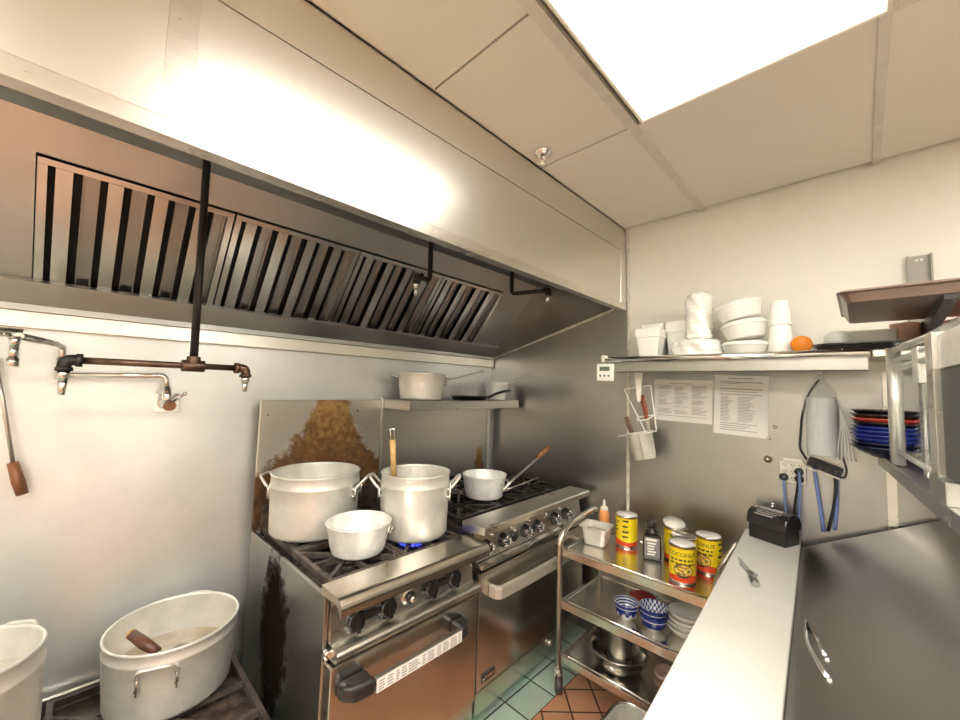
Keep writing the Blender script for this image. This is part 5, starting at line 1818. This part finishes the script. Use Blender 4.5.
tag(b.build('pot', PINKBROWN, loc=(-0.110, -2.135, Zs + 0.029)), 'brownish pink plastic tub standing behind the black tray', 'tub')
b = MB(); b.lathe([(0, 0), (0.06, 0), (0.092, 0.03), (0.102, 0.098), (0.099, 0.098), (0.088, 0.034), (0.058, 0.006), (0, 0.006)], n=40)
tag(b.build('bowl', REDPL, loc=(-0.150, -2.318, Zs + 0.0)), 'coral red plastic bowl at the right edge below the brown tray', 'bowl')

# ---- hanging from the shelf front
t = thing('kitchen_timer', 'white digital kitchen timer hanging from the shelf end', 'timer', (-0.315, -1.078, 1.632), math.radians(-86))
b = MB(); b.box(-0.045, -0.010, 0.0, 0.045, 0.010, 0.090)
b.build('case', WHITEPL, t, bevel=0.008, bsegs=3)
b = MB(); b.box(-0.026, -0.0115, 0.052, 0.026, -0.0102, 0.074)
b.build('display', LCD, t)
for k in range(3):
    b = MB(); b.cyl((-0.022 + 0.022 * k, -0.010, 0.028), (-0.022 + 0.022 * k, -0.0125, 0.028), 0.006, n=14)
    b.build('button', mat('grey_button', (0.22, 0.22, 0.23), 0.4) if k == 0 else bpy.data.materials['grey_button'], t)
t.rotation_euler = (0, math.radians(-0), math.radians(-86))
b = MB(); b.tube([(0.02, 0.0, 0.088), (0.025, 0.006, 0.105), (0.02, 0.012, 0.115)], 0.003, 6)
b.build('hook', CREAMPL, t)

# hook bar, wire rack and canister
t = thing('shelf_hook', 'white strap hook hanging down from the wall shelf', 'hook', (-0.200, -1.203, 1.53))
b = MB(); b.prism([(-1.226, 1.684), (-1.184, 1.684), (-1.190, 1.620), (-1.197, 1.540), (-1.205, 1.530), (-1.214, 1.540), (-1.220, 1.620)], 'x', -0.212, -0.200)
b.build('strap', CREAMPL, t, world=True, bevel=0.002)
t = thing('wire_rack', 'white wire rack hanging below the shelf from the strap hook', 'rack', (-0.15, -1.2, 1.40))
b = MB()
X = -0.170
b.tube(fillet([(X, -1.250, 1.618), (X, -1.112, 1.595), (X, -1.205, 1.420), (X, -1.228, 1.372), (X, -1.278, 1.392), (X, -1.250, 1.618)], 0.010), 0.003, 8)
b.tube([(X - 0.002, -1.186, 1.452), (X - 0.002, -1.266, 1.470)], 0.0035, 8)
b.tube(fillet([(X, -1.186, 1.452), (X - 0.045, -1.198, 1.435), (X - 0.045, -1.258, 1.450), (X, -1.266, 1.470)], 0.02), 0.0035, 8)
b.tube(fillet([(X, -1.228, 1.372), (X - 0.04, -1.236, 1.372), (X - 0.04, -1.268, 1.388), (X, -1.278, 1.392)], 0.012), 0.0035, 8)
b.build('wire', WHITEPL, t, world=True)
t = thing('knife', 'knife with a reddish wooden handle held in the wire rack', 'knife', (-0.15, -1.22, 1.42))
b = MB(); b.tube([(-0.160, -1.200, 1.565), (-0.165, -1.218, 1.510), (-0.172, -1.234, 1.440)], [0.013, 0.015, 0.011], 10, ry=0.008)
b.build('handle', mat('red_wood', (0.26, 0.075, 0.035), 0.35), t, world=True)
b = MB(); b.prism([(-1.226, 1.440), (-1.244, 1.442), (-1.248, 1.400), (-1.240, 1.385)], 'x', -0.174, -0.172)
b.build('blade', STEEL, t, world=True)
t = thing('utensil_canister', 'tilted white canister hanging on the right wall beside the joint strip', 'canister', (-0.13, -1.185, 1.235))
Tm = Matrix.Translation((-0.125, -1.208, 1.238)) @ Matrix.Rotation(math.radians(-14), 4, 'X')
b = MB(); b.T = Tm
b.lathe([(0, 0), (0.048, 0), (0.054, 0.006), (0.062, 0.130), (0.068, 0.136), (0.066, 0.142), (0.060, 0.140), (0.052, 0.012), (0, 0.010)], n=40)
b.build('canister_body', mat('dull_white_enamel', (0.70, 0.68, 0.60), 0.4, var=0.15, vscale=20), t, world=True)
b = MB(); b.T = Tm
b.box(-0.068, 0.055, 0.132, -0.02, 0.088, 0.137)
b.build('lip_tab', WHITEPL, t, world=True)
b = MB(); b.T = Tm; b.box(-0.064, -0.020, 0.004, -0.0575, -0.017, 0.132)
b.build('seam', mat('seam_grey', (0.45, 0.43, 0.38), 0.5), t, world=True)
t = thing('spatula', 'dark wooden handle sticking out of the hanging canister', 'utensil', (-0.12, -1.17, 1.30))
b = MB(); b.tube([(-0.150, -1.116, 1.450), (-0.148, -1.132, 1.400), (-0.145, -1.152, 1.345)], [0.012, 0.013, 0.012], 10, ry=0.006)
b.build('handle', mat('worn_brown_wood', (0.17, 0.10, 0.07), 0.5), t, world=True)
b = MB(); b.tube([(-0.145, -1.152, 1.348), (-0.135, -1.185, 1.275)], 0.004, 6)
b.build('shank', STEEL, t, world=True)

# papers on the steel wall
def paper(label, y0, y1, z0, z1, rot, landscape):
    t = thing('paper_sheet', label, 'paper', (-0.006, (y0 + y1) / 2, (z0 + z1) / 2))
    t.rotation_euler = (rot, 0, 0)
    w, h = (y0 - y1), (z1 - z0)
    hw, hh = abs(w) / 2, h / 2
    b = MB()
    n = 8
    vs = []
    for i in range(n + 1):
        for j in range(2):
            y = -hw + 2 * hw * i / n
            x = -0.0012 - 0.0015 * math.sin(i * 1.3) ** 2
            vs.append((x, y, -hh + 2 * hh * j))
    b.add(vs, [(2 * i, 2 * i + 2, 2 * i + 3, 2 * i + 1) for i in range(n)])
    vs = [(v[0] + 0.0006, v[1], v[2]) for v in vs]
    b.add(vs, [(2 * i, 2 * i + 2, 2 * i + 3, 2 * i + 1) for i in range(n)])
    sh = b.build('sheet', PAPER, t)
    b = MB()
    r_ = random.Random(5 if landscape else 8)
    def bar(y, z, w_, h_=0.0022):
        b.box(-0.0042, y - w_, z, -0.0038, y, z + h_)
    if landscape:
        for col in range(3):
            y = hw - 0.02 - col * 0.082
            z = hh - 0.032
            while z > -hh + 0.035:
                if r_.random() < 0.85:
                    bar(y, z, r_.uniform(0.035, 0.07))
                z -= 0.0068
        bar(0.06, hh - 0.022, 0.11, 0.003); bar(hw - 0.02, -hh + 0.026, 2 * hw - 0.04)
    else:
        bar(0.05, hh - 0.016, 0.10, 0.004); bar(0.085, hh - 0.034, 0.17, 0.004); bar(0.085, hh - 0.040, 0.09)
        bar(0.085, hh - 0.066, 0.17, 0.004); bar(0.085, hh - 0.078, 0.15); bar(0.085, hh - 0.092, 0.17, 0.003)
        z = hh - 0.102
        while z > -hh + 0.060:
            bar(0.080, z, r_.uniform(0.03, 0.05)); bar(0.010, z, r_.uniform(0.04, 0.07))
            z -= 0.0068
        for k in range(4):
            bar(0.080, -hh + 0.052 - k * 0.010, r_.uniform(0.09, 0.15), 0.003)
    b.build('printed_lines', INK, t)
    return t
paper('landscape printed sheet on the steel wall, left of the taller sheet', -1.210, -1.486, 1.436, 1.652, math.radians(1.0), True)
paper('portrait printed sheet on the steel wall below the shelf', -1.494, -1.710, 1.392, 1.674, math.radians(2.0), False)

# ================================================================== OVERSHELF WITH PLATES AND GLASS CASE
OS = thing('overshelf', 'steel overshelf above the prep table at the right edge', 'shelf', (-0.045, -2.050, 1.194), math.radians(4.6))
b = MB(); b.box(-1.62, -0.46, 0.168, -0.004, 0.0, 0.182)
b.box(-1.62, -0.006, 0.140, -0.004, 0.0, 0.168); b.box(-1.62, -0.018, 0.140, -0.004, -0.006, 0.144)
b.build('deck', SHELFSTEEL, OS, bevel=0.0015)
for x in (-0.06, -1.55):
    b = MB(); b.box(x - 0.02, -0.30, 0.0, x + 0.02, -0.26, 0.168)
    b.build('post', STEEL, OS, bevel=0.002)
OZ = 1.194 + 0.1825
def osp(lx, ly, z=0.0):
    c, s = math.cos(math.radians(4.6)), math.sin(math.radians(4.6))
    return (-0.045 + c * lx - s * ly, -2.050 + s * lx + c * ly, OZ + z)
# plates
pl = None
specs = [('navy', 'dark navy plate at the bottom of the plate stack'), ('navy', 'second plate from the bottom of the stack, dark navy'),
         ('blue', 'lowest cobalt blue plate of the stack'), ('blue', 'second cobalt blue plate from below in the stack'),
         ('blue', 'third cobalt blue plate from below in the stack'), ('blue', 'uppermost cobalt blue plate of the stack'),
         ('black', 'black plate between the blue plates and the red rimmed plate'), ('red', 'red rimmed plate near the top of the stack'),
         ('black', 'second black plate from the top of the stack'), ('black', 'topmost black plate of the stack')]
cx, cy, _ = osp(-0.125, -0.025)
pm = {'navy': PLATENAVY, 'blue': PLATEBLUE, 'black': PLATEBLACK, 'red': PLATEREDRIM}
meshes = {}
for k, (c, lab) in enumerate(specs):
    z = OZ + 0.0008 + 0.0142 * k
    if c not in meshes:
        b = MB()
        s = 1.0
        b.lathe([(0, 0), (0.054, 0), (0.056, 0.003), (0.068, 0.006), (0.094, 0.024), (0.108, 0.034), (0.109, 0.037), (0.106, 0.038), (0.090, 0.029), (0.066, 0.011), (0.05, 0.008), (0, 0.008)], n=56)
        o = b.build('plate', pm[c], loc=(cx, cy, z))
        meshes[c] = o
    else:
        o = meshes[c].copy(); COL.objects.link(o)
    o.location = (cx + 0.002 * math.sin(k * 2.2), cy + 0.003 * math.cos(k * 1.7), z)
    tag(o, lab, 'plate', 'plates stacked on the overshelf')
# glass case
gc = thing('glass_case', 'small glass display case with a white metal frame on the overshelf', 'display case', osp(-0.355, -0.008), math.radians(4.6))
def tubez(m, x, y, z0, z1, r):
    m.cyl((x, y, z0), (x, y, z1), r, n=18)
LZ = 0.345
D = -0.40
LXX = -0.84
b = MB(); tubez(b, 0.0, 0.0, 0.004, LZ + 0.022, 0.0175)
b.build('post', FRAMEALU, gc)
b = MB(); tubez(b, 0.0, D, 0.004, LZ, 0.0135)
b.build('post', FRAMEALU, gc)
b = MB(); b.box(-0.540, -0.012, 0.004, -0.485, 0.012, LZ + 0.005)
b.build('post', STEEL, gc, bevel=0.002)
b = MB(); b.box(LXX - 0.03, -0.012, 0.004, LXX, 0.012, LZ + 0.01)
b.build('post', STEEL, gc, bevel=0.002)
b = MB(); b.box(LXX - 0.03, D - 0.012, 0.004, LXX, D + 0.012, LZ + 0.01)
b.build('post', STEEL, gc, bevel=0.002)
b = MB(); b.box(-0.36, -0.008, 0.02, -0.32, -0.002, LZ - 0.04)
o = b.build('shelf_standard', FRAMEALU, gc)
b = MB()
for k in range(11):
    b.box(-0.344, -0.0019, 0.06 + k * 0.022, -0.336, -0.0014, 0.070 + k * 0.022)
b.build('standard_slots', mat('slot_shadow_paint', (0.30, 0.29, 0.27), 0.6), o)
for (z, r) in ((0.325, 0.007), (0.300, 0.008), (0.045, 0.007)):
    b = MB(); b.cyl((-0.012, 0.0, z), (-0.486, 0.0, z), r, n=12)
    b.build('cross_bar', FRAMEALU, gc)
b = MB(); b.tube(fillet([(0.0, 0.0, LZ + 0.012), (-0.14, -0.004, LZ + 0.016), (-0.49, 0.0, LZ + 0.002)], 0.05), 0.008, 10)
b.build('top_rail', FRAMEALU, gc)
b = MB(); b.box(-0.380, -0.016, LZ - 0.10, -0.315, 0.008, LZ - 0.01)
b.build('slide_bracket', FRAMEALU, gc, bevel=0.003)
b = MB(); b.cyl((0, -0.012, LZ - 0.01), (0, D + 0.012, LZ - 0.01), 0.008, n=12); b.cyl((0, -0.012, 0.04), (0, D + 0.012, 0.04), 0.006, n=12)
b.build('side_rails', FRAMEALU, gc)
b = MB(); b.box(-0.483, -0.003, 0.05, -0.018, 0.000, 0.290)
b.build('glass_pane', GLASS, gc)
b = MB(); b.box(LXX + 0.002, -0.004, 0.052, -0.542, 0.001, LZ - 0.075)
o = b.build('door_panel', mat('dark_grey_panel', (0.10, 0.105, 0.092), 0.55, 0.0, spec=0.15), gc)
o['label'] = 'dark grey door panel'
b = MB(); b.box(LXX + 0.002, -0.008, LZ - 0.074, -0.542, 0.004, LZ - 0.002)
b.build('header_rail', FRAMEALU, gc, bevel=0.003)
b = MB(); b.box(LXX, D, LZ + 0.011, -0.01, 0.0, LZ + 0.015)
b.build('top_pane', GLASS, gc)
b = MB(); b.box(LXX - 0.03, -0.02, 0.0, -0.30, 0.016, 0.004); b.box(-0.62, -0.016, 0.004, -0.50, 0.018, 0.05)
b.build('sill', SHELFSTEEL, gc, bevel=0.002)
